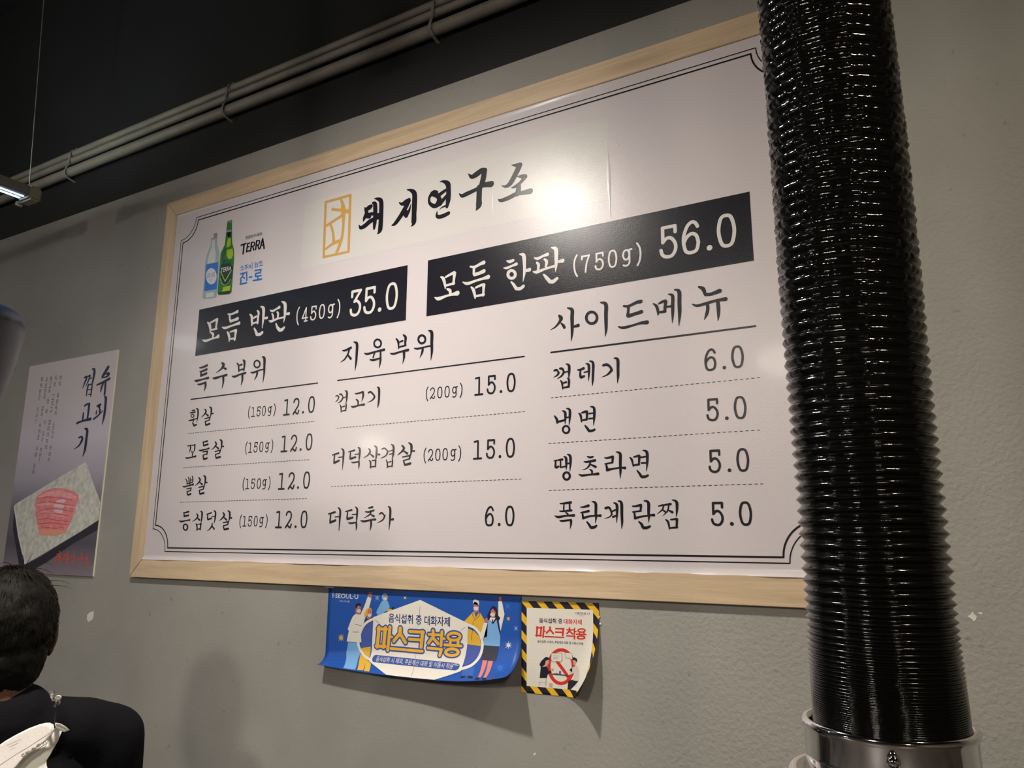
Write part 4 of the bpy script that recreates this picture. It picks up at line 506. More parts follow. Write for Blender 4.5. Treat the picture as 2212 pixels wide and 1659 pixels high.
BOT=[
('p','glassgrey','clear_bottle_picture#27',1,'222.0,982.5 246.8,979.9 250.5,958.9 262.4,936.7 266.5,906.3 269.6,808.3 267.2,794.2 239.7,795.0 211.6,798.1 205.0,804.0 206.8,826.6 203.9,912.9 209.8,940.1 221.5,962.9'),
('p','lightglass','clear_bottle_picture#27',2,'226.2,977.0 238.0,976.0 241.9,953.9 247.9,932.9 249.1,904.6 214.0,906.9 218.6,935.1 227.6,956.7'),
('p','capgrey','clear_bottle_picture#27',2,'220.2,997.5 234.1,998.0 247.5,997.0 246.8,979.6 220.9,982.3'),
('p','capwhite','clear_bottle_picture#27',3,'221.5,996.4 231.9,996.8 231.8,985.1 221.1,984.7'),
('p','glassblue','clear_bottle_picture#27',2,'216.2,816.9 265.2,813.8 264.4,794.7 213.8,799.1'),
('p','lightglass','clear_bottle_picture#27',3,'221.1,814.5 255.9,812.1 255.4,797.7 221.8,800.1'),
('p','labelblue','clear_bottle_picture#27',3,'209.2,904.4 263.5,902.8 266.5,818.5 211.7,821.4'),
('p','labelwhite','clear_bottle_picture#27',4,'261.8,859.0 260.8,848.2 255.2,840.4 246.2,837.1 235.4,838.8 225.0,845.5 217.1,855.7 213.2,867.4 214.2,878.3 219.9,886.2 229.0,889.5 239.9,887.5 250.2,880.8 258.0,870.6'),
('p','green','green_bottle_picture#28',1,'286.9,1018.8 307.7,1016.1 315.6,952.7 326.5,929.3 330.2,901.1 331.1,801.6 328.3,797.3 318.6,795.3 277.9,799.4 270.9,806.5 269.6,905.8 269.5,928.8 284.5,952.2 286.1,996.6'),
('p','capgreen','green_bottle_picture#28',2,'287.2,1025.9 308.2,1025.5 308.3,1016.5 286.2,1019.0'),
('p','lime','green_bottle_picture#28',2,'296.1,969.7 308.7,968.0 310.0,947.2 303.8,941.9 292.5,942.4'),
('p','lime','green_bottle_picture#28',2,'296.9,933.4 320.5,933.8 325.0,913.4 319.5,903.1 306.0,903.9 296.6,917.1'),
('p','lime','green_bottle_picture#28',2,'293.3,820.5 324.6,820.1 322.0,804.6 290.5,806.5'),
('p','dkgreen','green_bottle_picture#28',2,'272.3,807.9 328.5,805.2 327.3,796.6 318.6,795.3 277.9,799.4'),
('p','midgreen','green_bottle_picture#28',2,'276.1,927.5 285.5,943.8 292.7,940.8 288.1,902.3 277.0,901.1'),
('p','dkgreen','green_bottle_picture#28',3,'329.0,858.6 328.4,841.3 322.7,828.4 312.9,822.3 300.9,824.3 289.1,834.0 279.9,849.6 275.0,868.1 275.6,885.6 281.4,898.8 291.4,904.8 303.5,902.6 315.3,892.6 324.4,876.9'),
('p','black','green_bottle_picture#28',4,'273.6,881.3 325.4,881.0 330.5,865.6 276.7,865.3'),
('p','capgrey','green_bottle_picture#28',3,'286.6,996.5 309.0,994.8 309.3,988.5 286.9,989.8'),
('p','black','green_bottle_picture#28',4,'289.3,989.3 308.7,987.8 307.0,972.4 298.0,972.3 294.1,976.7'),
('p','midgreen','green_bottle_picture#28',4,'280.1,894.0 297.2,902.3 317.8,898.5 327.8,888.6 305.2,891.1'),
('s','lime2','green_bottle_picture#28',5,'277.3,870.1,2.2 299.9,837.1,2.2'),
('s','lime2','green_bottle_picture#28',5,'299.9,837.1,2.8 322.6,866.1,2.8'),
('s','lime2','green_bottle_picture#28',4,'278.7,848.8,1.6 287.4,832.8,1.4 301.7,825.5,1.3 314.6,829.8,1.7 322.3,839.7,1.9'),
('t','dgreen','lettering#29',2,'청정라거-테라',371.3,950.2,438.6,961.0,0.6),
('t','white','lettering#30',6,'TERRA',277.1,867.1,322.4,881.0,1),
('t','capgrey','lettering#31',5,'眞露',217.8,859.5,255.0,874.2,0),
('t','navy','lettering#32',5,'진로',229.1,849.6,244.2,853.6,0),
]
PST=[
('p','shadow','slab_picture#33',1,'23.0,495.5 69.2,581.7 128.6,670.9 150.3,697.5 107.3,691.5 31.5,557.3'),
('p','shadow','slab_picture#33',1,'128.6,670.9 214.8,643.5 512.0,528.2 517.1,555.0 378.2,603.7 252.2,660.3 150.3,697.5'),
('p','stone','slab_picture#33',2,'398.7,351.0 461.6,433.0 513.9,497.9 513.3,524.8 410.2,567.2 214.0,640.0 128.5,670.2 69.2,581.7 18.5,483.0 27.2,475.6 253.0,398.2'),
('p','stoneedge','slab_picture#33',3,'18.5,483.0 26.1,480.6 75.4,579.3 135.4,662.5 128.5,670.2 69.2,581.7'),
('p','meat','meat_picture#34',3,'143.6,465.5 153.4,451.1 188.8,435.0 238.4,427.9 293.4,430.6 352.9,441.7 381.5,454.1 384.3,468.1 371.5,493.4 362.1,525.7 335.0,569.5 291.9,577.6 193.4,577.8 175.8,548.0 153.8,509.4'),
('p','meatpale','meat_picture#34',4,'264.2,469.2 296.3,463.9 317.7,467.9 307.1,475.9 265.3,474.0'),
('p','meatpale','meat_picture#34',4,'250.3,482.0 287.4,480.3 313.2,485.5 306.5,492.4 260.3,489.3'),
('p','meatpale','meat_picture#34',4,'253.7,497.5 290.7,495.7 306.2,500.6 306.1,510.0 268.1,506.0'),
('p','meatmid','meat_picture#34',4,'154.2,454.8 202.8,440.2 261.4,436.9 337.6,446.0 372.4,458.5 371.8,465.5 332.8,462.3 265.1,453.7 205.5,452.3 156.2,463.4'),
('p','meatmid','meat_picture#34',4,'150.3,475.4 209.6,470.5 270.2,477.6 337.7,485.9 366.5,488.7 365.5,493.3 313.7,487.8 250.3,482.0 156.3,482.8'),
('p','meatmid','meat_picture#34',4,'160.8,502.2 216.4,500.6 276.9,508.5 340.5,518.6 337.4,523.2 279.0,517.9 218.0,507.8 162.5,509.5'),
('p','meatorange','meat_picture#34',4,'182.3,557.6 263.3,560.1 333.1,560.2 331.0,569.5 291.7,576.5 195.2,576.6'),
('s','meatdark','meat_picture#34',5,'151.3,460.8,2.0 206.4,456.0,2.4 275.0,461.1,1.9 350.3,468.6,2.3'),
('s','meatdark','meat_picture#34',5,'150.8,477.9,2.0 209.9,471.7,2.4 287.2,479.1,2.3 366.1,486.4,1.8'),
('s','meatdark','meat_picture#34',5,'161.4,504.7,2.1 214.8,493.4,2.0 274.1,495.5,1.9 361.8,504.9,1.8'),
('s','meatdark','meat_picture#34',5,'162.0,507.1,1.9 251.8,508.2,2.3 340.5,518.6,2.3'),
('s','meatdark','meat_picture#34',5,'171.3,528.8,2.0 221.7,524.5,1.9 281.8,530.9,1.9 343.9,534.8,1.8'),
('s','meatdark','meat_picture#34',5,'178.4,540.9,1.9 258.6,539.0,2.3 342.1,545.2,1.8'),
('s','meatdark','meat_picture#34',5,'202.1,550.5,1.9 270.6,555.5,2.3 319.2,552.1,1.9'),
('s','inkposter','lettering#title',2,'458.3,53.6,13.3 448.6,65.1,13.8 434.6,80.4,11.3 432.2,85.4,5.2'),
('s','inkposter','lettering#title',2,'450.2,73.7,5.2 467.3,75.4,9.7 458.6,82.9,7.2 438.9,85.0,3.6'),
('s','inkposter','lettering#title',2,'408.9,106.1,5.9 441.6,99.9,8.2 473.5,91.6,8.8'),
('s','inkposter','lettering#title',2,'442.4,104.1,8.3 436.2,116.0,9.8 433.6,129.2,5.6'),
('s','inkposter','lettering#title',2,'453.6,101.1,10.1 455.8,122.0,10.2 455.9,140.6,9.6'),
('s','inkposter','lettering#title',2,'457.4,149.0,5.5 465.0,153.7,12.6 467.3,180.6,12.2 466.9,209.1,11.6 462.0,236.1,4.1'),
('s','inkposter','lettering#title',2,'423.9,176.0,7.3 441.5,171.2,6.6 433.1,179.8,8.2'),
('s','inkposter','lettering#title',2,'423.5,191.4,6.2 423.4,199.6,6.9'),
('s','inkposter','lettering#title',2,'438.6,182.3,6.1 440.0,198.8,5.1 444.9,189.0,5.5'),
('s','inkposter','lettering#title',2,'413.0,216.3,7.3 431.8,208.4,6.5 455.8,193.9,4.5'),
('s','inkposter','lettering#title',2,'372.3,49.6,3.3 386.0,54.3,11.6 387.3,73.4,12.1 383.5,98.4,7.2'),
('s','inkposter','lettering#title',2,'335.3,74.5,5.9 349.2,73.8,8.3 341.9,90.1,8.7 333.2,108.3,3.6'),
('s','inkposter','lettering#title',2,'355.9,72.3,5.1 366.1,71.3,7.2 360.2,85.5,7.2 351.6,103.7,3.6'),
('s','inkposter','lettering#title',2,'361.1,81.4,3.2 378.2,79.9,3.2'),
('s','inkposter','lettering#title',2,'363.1,100.6,7.3 359.4,117.1,8.0 359.0,136.0,5.0'),
('s','inkposter','lettering#title',2,'365.1,101.9,4.3 382.5,102.5,5.9 383.2,123.5,8.5 382.8,139.2,6.4'),
('s','inkposter','lettering#title',2,'364.7,117.6,3.1 383.7,117.3,3.1'),
('s','inkposter','lettering#title',2,'367.7,132.6,3.3 383.5,134.0,4.2'),
('s','inkposter','lettering#title',2,'355.9,169.3,7.3 367.1,165.0,7.0 380.9,165.1,6.8'),
('s','inkposter','lettering#title',2,'379.4,166.1,11.9 380.2,188.0,10.6 379.0,216.9,9.2'),
('s','inkposter','lettering#title',2,'353.6,193.2,7.8 354.2,204.7,9.3 353.2,217.1,8.6'),
('s','inkposter','lettering#title',2,'324.8,223.3,8.3 355.2,218.2,6.7 395.8,215.0,10.5'),
('s','inkposter','lettering#title',2,'345.0,271.3,6.1 360.4,270.2,7.6 364.0,279.7,12.0 350.3,297.3,6.5 326.2,307.3,2.1'),
('s','inkposter','lettering#title',2,'370.7,244.1,4.2 385.6,250.3,12.5 386.5,281.0,13.2 385.7,311.5,11.9 378.0,332.4,3.5'),
('s','redposter','lettering#red',2,'316.7,626.0,4.7 325.8,658.9,5.5'),
('s','redposter','lettering#red',2,'300.1,634.2,2.3 312.3,634.0,2.3'),
('s','redposter','lettering#red',2,'298.0,643.4,3.2 311.3,638.6,3.2'),
('s','redposter','lettering#red',2,'310.8,636.3,4.8 313.7,650.0,4.0'),
('s','redposter','lettering#red',2,'294.4,654.9,3.0 313.7,650.0,3.0'),
('s','redposter','lettering#red',2,'315.7,659.1,4.1 315.4,667.1,3.3'),
('s','redposter','lettering#red',2,'357.1,626.6,4.6 363.8,649.2,4.8 361.4,666.2,4.0'),
('s','redposter','lettering#red',2,'341.0,635.9,2.3 354.8,634.6,2.3'),
('s','redposter','lettering#red',2,'349.5,638.1,3.9 332.4,652.0,3.2'),
('s','redposter','lettering#red',2,'351.4,647.1,4.1 359.8,658.3,4.0'),
('s','redposter','lettering#red',2,'390.5,625.1,3.7 399.3,648.6,4.4'),
('s','redposter','lettering#red',2,'378.3,642.2,4.2 385.2,637.6,3.4 389.0,646.5,4.4'),
('s','redposter','lettering#red',2,'379.6,657.9,2.5 398.3,653.1,2.5'),
('s','redposter','lettering#red',2,'387.0,655.6,3.7 391.2,666.7,3.7'),
('s','redposter','lettering#red',2,'426.8,630.2,2.5 435.4,634.6,4.4 431.9,645.8,3.8'),
('s','redposter','lettering#red',2,'409.1,648.4,2.3 445.3,645.6,2.3'),
('s','redposter','lettering#red',2,'428.4,648.1,4.6 430.1,665.9,3.9'),
('s','redposter','lettering#red',2,'461.8,632.0,3.6 454.9,645.4,3.6'),
('s','redposter','lettering#red',2,'460.2,643.1,2.5 468.7,647.4,2.5'),
('s','redposter','lettering#red',2,'451.8,658.8,2.4 473.7,654.0,2.4'),
('s','redposter','lettering#red',2,'461.0,647.6,3.8 462.6,665.2,3.8'),
('t','inkposter','lettering#c꺼',2,'꺼',191.0,70.0,204.6,53.1,0),
('t','inkposter','lettering#c꺼',2,'지',190.5,89.9,204.0,73.0,0),
('t','inkposter','lettering#c꺼',2,'육',189.6,129.5,203.0,112.8,0),
('t','inkposter','lettering#c꺼',2,'원',189.1,149.2,202.5,132.6,0),
('t','inkposter','lettering#c꺼',2,'육',188.6,168.9,202.0,152.3,0),
('t','inkposter','lettering#c꺼',2,'지',188.1,188.5,201.5,172.0,0),
('t','inkposter','lettering#c꺼',2,'소',187.1,227.5,200.5,211.2,0),
('t','inkposter','lettering#c꺼',2,'으',186.6,247.0,199.9,230.7,0),
('t','inkposter','lettering#c꺼',2,'시',186.1,266.4,199.4,250.1,0),
('t','inkposter','lettering#c꺼',2,'부',185.2,305.0,198.4,288.8,0),
('t','inkposter','lettering#c꺼',2,'의',184.7,324.2,197.9,308.1,0),
('t','inkposter','lettering#c꺼',2,'차',184.2,343.3,197.4,327.3,0),
('t','inkposter','lettering#c지',2,'지',164.2,67.9,177.9,49.7,0),
('t','inkposter','lettering#c지',2,'방',163.7,89.5,177.3,71.4,0),
('t','inkposter','lettering#c지',2,'그',162.5,132.6,176.1,114.6,0),
('t','inkposter','lettering#c지',2,'지',161.9,154.0,175.5,136.1,0),
('t','inkposter','lettering#c지',2,'고',161.4,175.3,174.9,157.5,0),
('t','inkposter','lettering#c지',2,'껍',160.2,217.9,173.7,200.2,0),
('t','inkposter','lettering#c지',2,'미',159.6,239.0,173.1,221.4,0),
('t','inkposter','lettering#c지',2,'이',159.1,260.1,172.5,242.6,0),
('t','inkposter','lettering#c지',2,'까',158.5,281.1,172.0,263.7,0),
('t','inkposter','lettering#c지',2,'지',157.9,302.1,171.4,284.7,0),
('t','inkposter','lettering#c통',2,'통',136.2,67.7,150.0,51.8,0),
('t','inkposter','lettering#c통',2,'으',135.8,86.4,149.6,70.5,0),
('t','inkposter','lettering#c통',2,'로',135.3,105.0,149.1,89.2,0),
('t','inkposter','lettering#c통',2,'쓰',134.4,142.2,148.1,126.4,0),
('t','inkposter','lettering#c통',2,'목',133.4,179.1,147.1,163.5,0),
('t','inkposter','lettering#c통',2,'우',132.5,215.8,146.2,200.3,0),
('t','inkposter','lettering#c통',2,'있',131.6,252.3,145.2,236.9,0),
('t','inkposter','lettering#c통',2,'는',131.1,270.5,144.7,255.2,0),
('t','inkposter','lettering#c통',2,'부',130.2,306.7,143.8,291.5,0),
('t','inkposter','lettering#c통',2,'위',129.8,324.8,143.3,309.6,0),
('t','inkposter','lettering#c통',2,'!',134.7,342.7,137.5,327.6,0),
('t','inkposter','lettering#c우',2,'우',110.8,68.1,123.8,51.2,0),
('t','inkposter','lettering#c우',2,'초',110.3,88.0,123.3,71.1,0),
('t','inkposter','lettering#c우',2,'한',109.8,107.8,122.8,91.0,0),
('t','inkposter','lettering#c우',2,'지',109.3,127.5,122.3,110.8,0),
('t','inkposter','lettering#c우',2,'얇',108.3,166.9,121.3,150.3,0),
('t','inkposter','lettering#c우',2,'의',107.8,186.5,120.8,169.9,0),
('t','inkposter','lettering#c우',2,'부',106.8,225.5,119.7,209.1,0),
('t','inkposter','lettering#c우',2,'위',106.4,244.9,119.2,228.5,0),
('t','inkposter','lettering#c우',2,'로',105.9,264.2,118.7,248.0,0),
('t','inkposter','lettering#c우',2,'사',104.9,302.8,117.7,286.6,0),
('t','inkposter','lettering#c우',2,'람',104.4,322.0,117.3,305.9,0),
('t','inkposter','lettering#c우',2,'중',103.5,360.2,116.3,344.2,0),
('t','inkposter','lettering#c우',2,'육',103.0,379.2,115.8,363.3,0),
('t','inkposter','lettering#c특',2,'특',80.9,65.3,94.1,48.0,0),
('t','inkposter','lettering#c특',2,'허',80.4,86.0,93.6,68.8,0),
('t','inkposter','lettering#c특',2,'받',80.0,106.6,93.1,89.5,0),
('t','inkposter','lettering#c특',2,'은',79.5,127.2,92.7,110.1,0),
('t','inkposter','lettering#c특',2,'인',78.6,168.1,91.7,151.2,0),
('t','inkposter','lettering#c특',2,'사',78.2,188.5,91.3,171.6,0),
('t','inkposter','lettering#c특',2,'!',82.9,208.8,85.6,192.0,0),
]

CHIPS=[[(-2.2433, 1.0328), (-2.226, 1.0347), (-2.2254, 1.0155), (-2.2325, 1.0097), (-2.246, 1.0042), (-2.2548, 1.0103), (-2.256, 1.023)], [(0.0131, 1.1446), (0.0146, 1.1404), (0.018, 1.1375), (0.0167, 1.1332), (0.0134, 1.1293), (0.011, 1.1329), (0.0084, 1.1349), (0.0052, 1.1368), (0.0097, 1.1392)], [(0.0195, 1.1428), (0.0243, 1.1441), (0.0269, 1.1421), (0.023, 1.1402)], [(-0.7552, 0.8396), (-0.7505, 0.8419), (-0.7499, 0.8386), (-0.7541, 0.8356)]]
CREASES=[([(1490.4,937),(1490.2,915),(1491.5,890),(1491.2,866),(1492,842),(1493,820),(1494,780)],4.2,0.00035),([(1474,959),(1477,956),(1481,952)],2.0,0.0006),([(1512,942),(1514,938),(1516,935)],2.0,0.0006),
([(1201.5,910),(1202,890),(1202,870),(1202.5,850)],1.6,0.0003)]
LENS=0.2
# ------------------------------------------------------------ the room
WALL_Y = 0.009
def wall_material(name, grey, black_above=None):
    m = bpy.data.materials.new(name); m.use_nodes = True; nt = m.node_tree; b = nt.nodes['Principled BSDF']; L = nt.links
    tc = nt.nodes.new('ShaderNodeTexCoord')
    n = nt.nodes.new('ShaderNodeTexNoise'); n.inputs['Scale'].default_value = 1.7; n.inputs['Detail'].default_value = 7; n.inputs['Roughness'].default_value = 0.6; L.new(tc.outputs['Object'], n.inputs['Vector'])
    cr = nt.nodes.new('ShaderNodeValToRGB'); cr.color_ramp.elements[0].position = 0.3; cr.color_ramp.elements[0].color = (*[g*0.84 for g in grey], 1)
    cr.color_ramp.elements[1].position = 0.7; cr.color_ramp.elements[1].color = (*[g*1.10 for g in grey], 1); L.new(n.outputs['Fac'], cr.inputs['Fac'])
    # small dirt specks and scuffs
    v = nt.nodes.new('ShaderNodeTexNoise'); v.inputs['Scale'].default_value = 46; v.inputs['Detail'].default_value = 3; L.new(tc.outputs['Object'], v.inputs['Vector'])
    vr = nt.nodes.new('ShaderNodeMapRange'); vr.inputs['From Min'].default_value = 0.70; vr.inputs['From Max'].default_value = 0.78; vr.inputs['To Min'].default_value = 1.0; vr.inputs['To Max'].default_value = 0.72; L.new(v.outputs['Fac'], vr.inputs['Value'])
    mx = nt.nodes.new('ShaderNodeVectorMath'); mx.operation = 'SCALE'; L.new(cr.outputs['Color'], mx.inputs[0]); L.new(vr.outputs[0], mx.inputs['Scale'])
    L.new(mx.outputs[0], b.inputs['Base Color']); b.inputs['Roughness'].default_value = 0.62; b.inputs['Specular IOR Level'].default_value = 0.3
    # plaster relief: stronger towards the right part of the wall, as trowelled
    sx = nt.nodes.new('ShaderNodeSeparateXYZ'); L.new(tc.outputs['Object'], sx.inputs[0])
    rr = nt.nodes.new('ShaderNodeMapRange'); rr.inputs['From Min'].default_value = -0.75; rr.inputs['From Max'].default_value = -0.35; rr.inputs['To Min'].default_value = 0.12; rr.inputs['To Max'].default_value = 0.8; L.new(sx.outputs['X'], rr.inputs['Value'])
    nb = nt.nodes.new('ShaderNodeTexNoise'); nb.inputs['Scale'].default_value = 130; nb.inputs['Detail'].default_value = 4; L.new(tc.outputs['Object'], nb.inputs['Vector'])
    bp = nt.nodes.new('ShaderNodeBump'); bp.inputs['Distance'].default_value = 0.0025; L.new(rr.outputs[0], bp.inputs['Strength']); L.new(nb.outputs['Fac'], bp.inputs['Height']); L.new(bp.outputs[0], b.inputs['Normal'])
    return m
WALL = wall_material('painted_plaster', (0.325, 0.318, 0.292))
BLACKW = mat('black_paint', (0.018, 0.018, 0.020), 0.7, spec=0.3, noise_amt=0.15, noise_scale=3, bump=0.3, bump_scale=40)
CEILM = mat('black_ceiling_paint', (0.022, 0.022, 0.024), 0.8, spec=0.2, noise_amt=0.15, noise_scale=2)
FLOORM = mat('dark_floor', (0.06, 0.05, 0.045), 0.4, noise_amt=0.2, noise_scale=4)
OTHER = mat('room_plaster', (0.28, 0.25, 0.22), 0.7, noise_amt=0.1, noise_scale=2)
bm = bmesh.new(); box(bm, (-8.5, WALL_Y, 0), (3.2, WALL_Y+0.15, 2.368)); wall_back = link('wall_back', bm, WALL); struct(wall_back)
bm = bmesh.new(); box(bm, (-8.5, WALL_Y, 2.368), (3.2, WALL_Y+0.15, CEIL)); o = link('black_band', bm, BLACKW, wall_back); o['label'] = 'upper part of the wall painted black'
bm = bmesh.new(); box(bm, (-8.65, -7.6, CEIL), (3.35, WALL_Y+0.15, CEIL+0.1)); struct(link('ceiling', bm, CEILM))
bm = bmesh.new(); box(bm, (-8.65, -7.6, -0.1), (3.35, WALL_Y+0.15, 0)); struct(link('floor', bm, FLOORM))
bm = bmesh.new(); box(bm, (-8.65, -7.6, 0), (-8.5, WALL_Y+0.15, CEIL)); struct(link('wall_left', bm, OTHER))
bm = bmesh.new(); box(bm, (3.2, -7.6, 0), (3.35, WALL_Y+0.15, CEIL)); struct(link('wall_right', bm, OTHER))
bm = bmesh.new(); box(bm, (-8.5, -7.6, 0), (3.2, -7.45, CEIL)); struct(link('wall_front', bm, OTHER))
# chips where the paint has come off
CHIP = mat('bare_plaster', (0.70, 0.68, 0.62), 0.8, noise_amt=0.1, noise_scale=60)
def chip(pts):
    bm = bmesh.new(); f = bm.faces.new([bm.verts.new((x, WALL_Y-0.0006, z)) for x, z in pts])
    r = bmesh.ops.extrude_face_region(bm, geom=[f])
    for v in r['geom']:
        if isinstance(v, bmesh.types.BMVert): v.co.y += 0.0012
    bmesh.ops.recalc_face_normals(bm, faces=bm.faces[:]); link('paint_chip', bm, CHIP, wall_back)
for c in CHIPS: chip(c)

# ------------------------------------------------------------ menu board
X0, Z0 = -2.059, 1.1385
board = thing('menu_board', 'wide white Korean price menu board in a pale wood frame', 'menu board', (X0, 0, Z0))
def bpt(x, y, lift=0.0): return Vector((X0+x/1000, -lift*0.00008, Z0+y/1000))
BW, BH, RAIL = 1953.0, 1145.5, 52.0
def wood(name, along):
    m = bpy.data.materials.new(name); m.use_nodes = True; nt = m.node_tree; b = nt.nodes['Principled BSDF']; L = nt.links
    tc = nt.nodes.new('ShaderNodeTexCoord'); mp = nt.nodes.new('ShaderNodeMapping'); L.new(tc.outputs['Object'], mp.inputs['Vector'])
    mp.inputs['Scale'].default_value = (1.2, 22, 22) if along == 'x' else (22, 22, 1.2)
    n = nt.nodes.new('ShaderNodeTexNoise'); n.inputs['Scale'].default_value = 2.2; n.inputs['Detail'].default_value = 9; n.inputs['Roughness'].default_value = 0.62; n.inputs['Distortion'].default_value = 0.8; L.new(mp.outputs[0], n.inputs['Vector'])
    cr = nt.nodes.new('ShaderNodeValToRGB'); e = cr.color_ramp.elements; e[0].position = 0.32; e[0].color = (0.50, 0.37, 0.235, 1); e[1].position = 0.62; e[1].color = (0.66, 0.51, 0.345, 1); L.new(n.outputs['Fac'], cr.inputs['Fac'])
    n2 = nt.nodes.new('ShaderNodeTexNoise'); n2.inputs['Scale'].default_value = 14; n2.inputs['Detail'].default_value = 4; L.new(mp.outputs[0], n2.inputs['Vector'])
    mr = nt.nodes.new('ShaderNodeMapRange'); mr.inputs['From Min'].default_value = 0.62; mr.inputs['From Max'].default_value = 0.75; mr.inputs['To Min'].default_value = 1; mr.inputs['To Max'].default_value = 0.82; L.new(n2.outputs['Fac'], mr.inputs['Value'])
    mx = nt.nodes.new('ShaderNodeVectorMath'); mx.operation = 'SCALE'; L.new(cr.outputs['Color'], mx.inputs[0]); L.new(mr.outputs[0], mx.inputs['Scale']); L.new(mx.outputs[0], b.inputs['Base Color'])
    b.inputs['Roughness'].default_value = 0.5; b.inputs['Specular IOR Level'].default_value = 0.35
    bp = nt.nodes.new('ShaderNodeBump'); bp.inputs['Strength'].default_value = 0.12; bp.inputs['Distance'].default_value = 0.002; L.new(n2.outputs['Fac'], bp.inputs['Height']); L.new(bp.outputs[0], b.inputs['Normal'])
    return m
WX, WZ = wood('pale_wood_lengthwise', 'x'), wood('pale_wood_upright', 'z')
def rail(pts, m, nm='frame_rail'):
    bm = bmesh.new(); yf, yb = -0.0035, WALL_Y-0.0005
    F = [bm.verts.new((X0+x/1000, yf, Z0+y/1000)) for x, y in pts]; B = [bm.verts.new((X0+x/1000, yb, Z0+y/1000)) for x, y in pts]
    bm.faces.new(F); bm.faces.new(B[::-1])
    for i in range(4): bm.faces.new((F[i], B[i], B[(i+1) % 4], F[(i+1) % 4]))
    bmesh.ops.recalc_face_normals(bm, faces=bm.faces[:]); bmesh.ops.bevel(bm, geom=bm.edges[:], offset=0.0011, segments=2, affect='EDGES')
    keep(link(nm, bm, m), board)
g = 0.55
rail([(g, 0), (BW-g, 0), (BW-RAIL-g, RAIL), (RAIL+g, RAIL)], WX)
rail([(g, BH), (BW-g, BH), (BW-RAIL-g, BH-RAIL), (RAIL+g, BH-RAIL)], WX)
rail([(0, g), (RAIL, RAIL+g), (RAIL, BH-RAIL-g), (0, BH-g)], WZ)
rail([(BW, g), (BW-RAIL, RAIL+g), (BW-RAIL, BH-RAIL-g), (BW, BH-g)], WZ)
# the vinyl sheet: flat, its lower edge curling up against the rail, slack along the top
bm = bmesh.new(); nx, nz = 120, 60
ys = [RAIL-2+0.9*k for k in range(16)]+[RAIL+13+(BH-2*RAIL-26)*k/nz for k in range(nz+1)]+[BH-RAIL-12+k*1.4 for k in range(10)]
ys = sorted(set(round(v, 2) for v in ys)); gridv = []
for y in ys:
    row = []
    for i in range(nx+1):
        x = RAIL-2+(BW-2*RAIL+4)*i/nx; d = 0.0
        t = (RAIL+12-y)/13
        if t > 0: d = 0.0048*t*t*(0.75+0.25*math.sin(x*0.011)+0.12*math.sin(x*0.05))
        t = (y-(BH-RAIL-11))/12
        if t > 0: d = 0.0024*t*t*max(0, math.sin(x*0.006+0.4))
        row.append(bm.verts.new((X0+x/1000, -d+0.0002, Z0+y/1000)))
    gridv.append(row)
for a, b in zip(gridv, gridv[1:]):
    for i in range(nx): bm.faces.new((a[i], a[i+1], b[i+1], b[i]))
vinyl = keep(link('vinyl_sheet', bm, M['panel'], smooth=True), board)
bm = bmesh.new(); box(bm, (X0+RAIL/1000-0.003, 0.0012, Z0+RAIL/1000-0.003), (X0+(BW-RAIL)/1000+0.003, WALL_Y-0.001, Z0+(BH-RAIL)/1000+0.003)); keep(link('backing_board', bm, mat('backing', (0.5, 0.47, 0.42), 0.7)), board)
# creases in the vinyl
def crease(pts, w, h=0.0011):
    bm = bmesh.new(); prev = None
    for i, (x, y) in enumerate(pts):
        k = math.sin(math.pi*(i+0.4)/(len(pts)-0.2)); ww = w*k
        r = [bm.verts.new(bpt(x-ww, y, 4)), bm.verts.new(bpt(x-ww*0.3, y, 4)+Vector((0, -h*k, 0))), bm.verts.new(bpt(x+ww*0.3, y, 4)+Vector((0, -h*k, 0))), bm.verts.new(bpt(x+ww, y, 4))]
        if prev:
            for q in range(3): bm.faces.new((prev[q], prev[q+1], r[q+1], r[q]))
        prev = r
    bmesh.ops.recalc_face_normals(bm, faces=bm.faces[:])
    keep(link('vinyl_crease', bm, M['patch'], smooth=True), vinyl)
for c in CREASES: crease(*c)
pr = Print()
for k, x0, y0, x1, y1 in QUADS: pr.add('title_patch' if k == 'patch' else 'price_band', 'patch' if k == 'patch' else 'ink', 1 if k == 'patch' else 2, [[(x0, y0), (x1, y0), (x1, y1), (x0, y1)]])
bands = pr.parts.pop('price_band')
for b in bands:
    q = Print(); q.parts = {'price_band': [b]}; q.build(bpt, vinyl)
q = Print()
def outline(inset, rad, wd):
    l, r, b, t = 82+inset, BW-82-inset, 73+inset, BH-78-inset; A = []
    for cx, cy, a0 in ((l, b, 90), (r, b, 180), (r, t, 270), (l, t, 0)):
        # concave quarter notch centred on the corner
        for k in range(11):
            a = math.radians(a0-9*k); A.append((cx+rad*math.cos(a), cy+rad*math.sin(a)))
    n = len(A)
    for i in range(n):
        a, b2 = A[i], A[(i+1) % n]; q.add('border_line', 'ink', 2, ribbon([(a[0], a[1], wd), (b2[0], b2[1], wd)], smooth=False))
outline(0, 62, 2.2); outline(10, 62, 3.4)
q.build(bpt, vinyl)
q = Print()
for ri, (k, xa, xb, y, wd) in enumerate(RULES):
    if k == 'rule': q.add('heading_rule#%d' % ri, 'ink', 2, ribbon([(xa, y, wd*1.0), (xb, y, wd*1.0)], smooth=False))
    else:
        x = xa
        while x < xb-2: q.add('dotted_rule#%d' % ri, 'ink', 2, [[(x, y-wd/2), (min(x+6.2, xb), y-wd/2), (min(x+6.2, xb), y+wd/2), (x, y+wd/2)]]); x += 10.3
q.build(bpt, vinyl)
lett = Print()
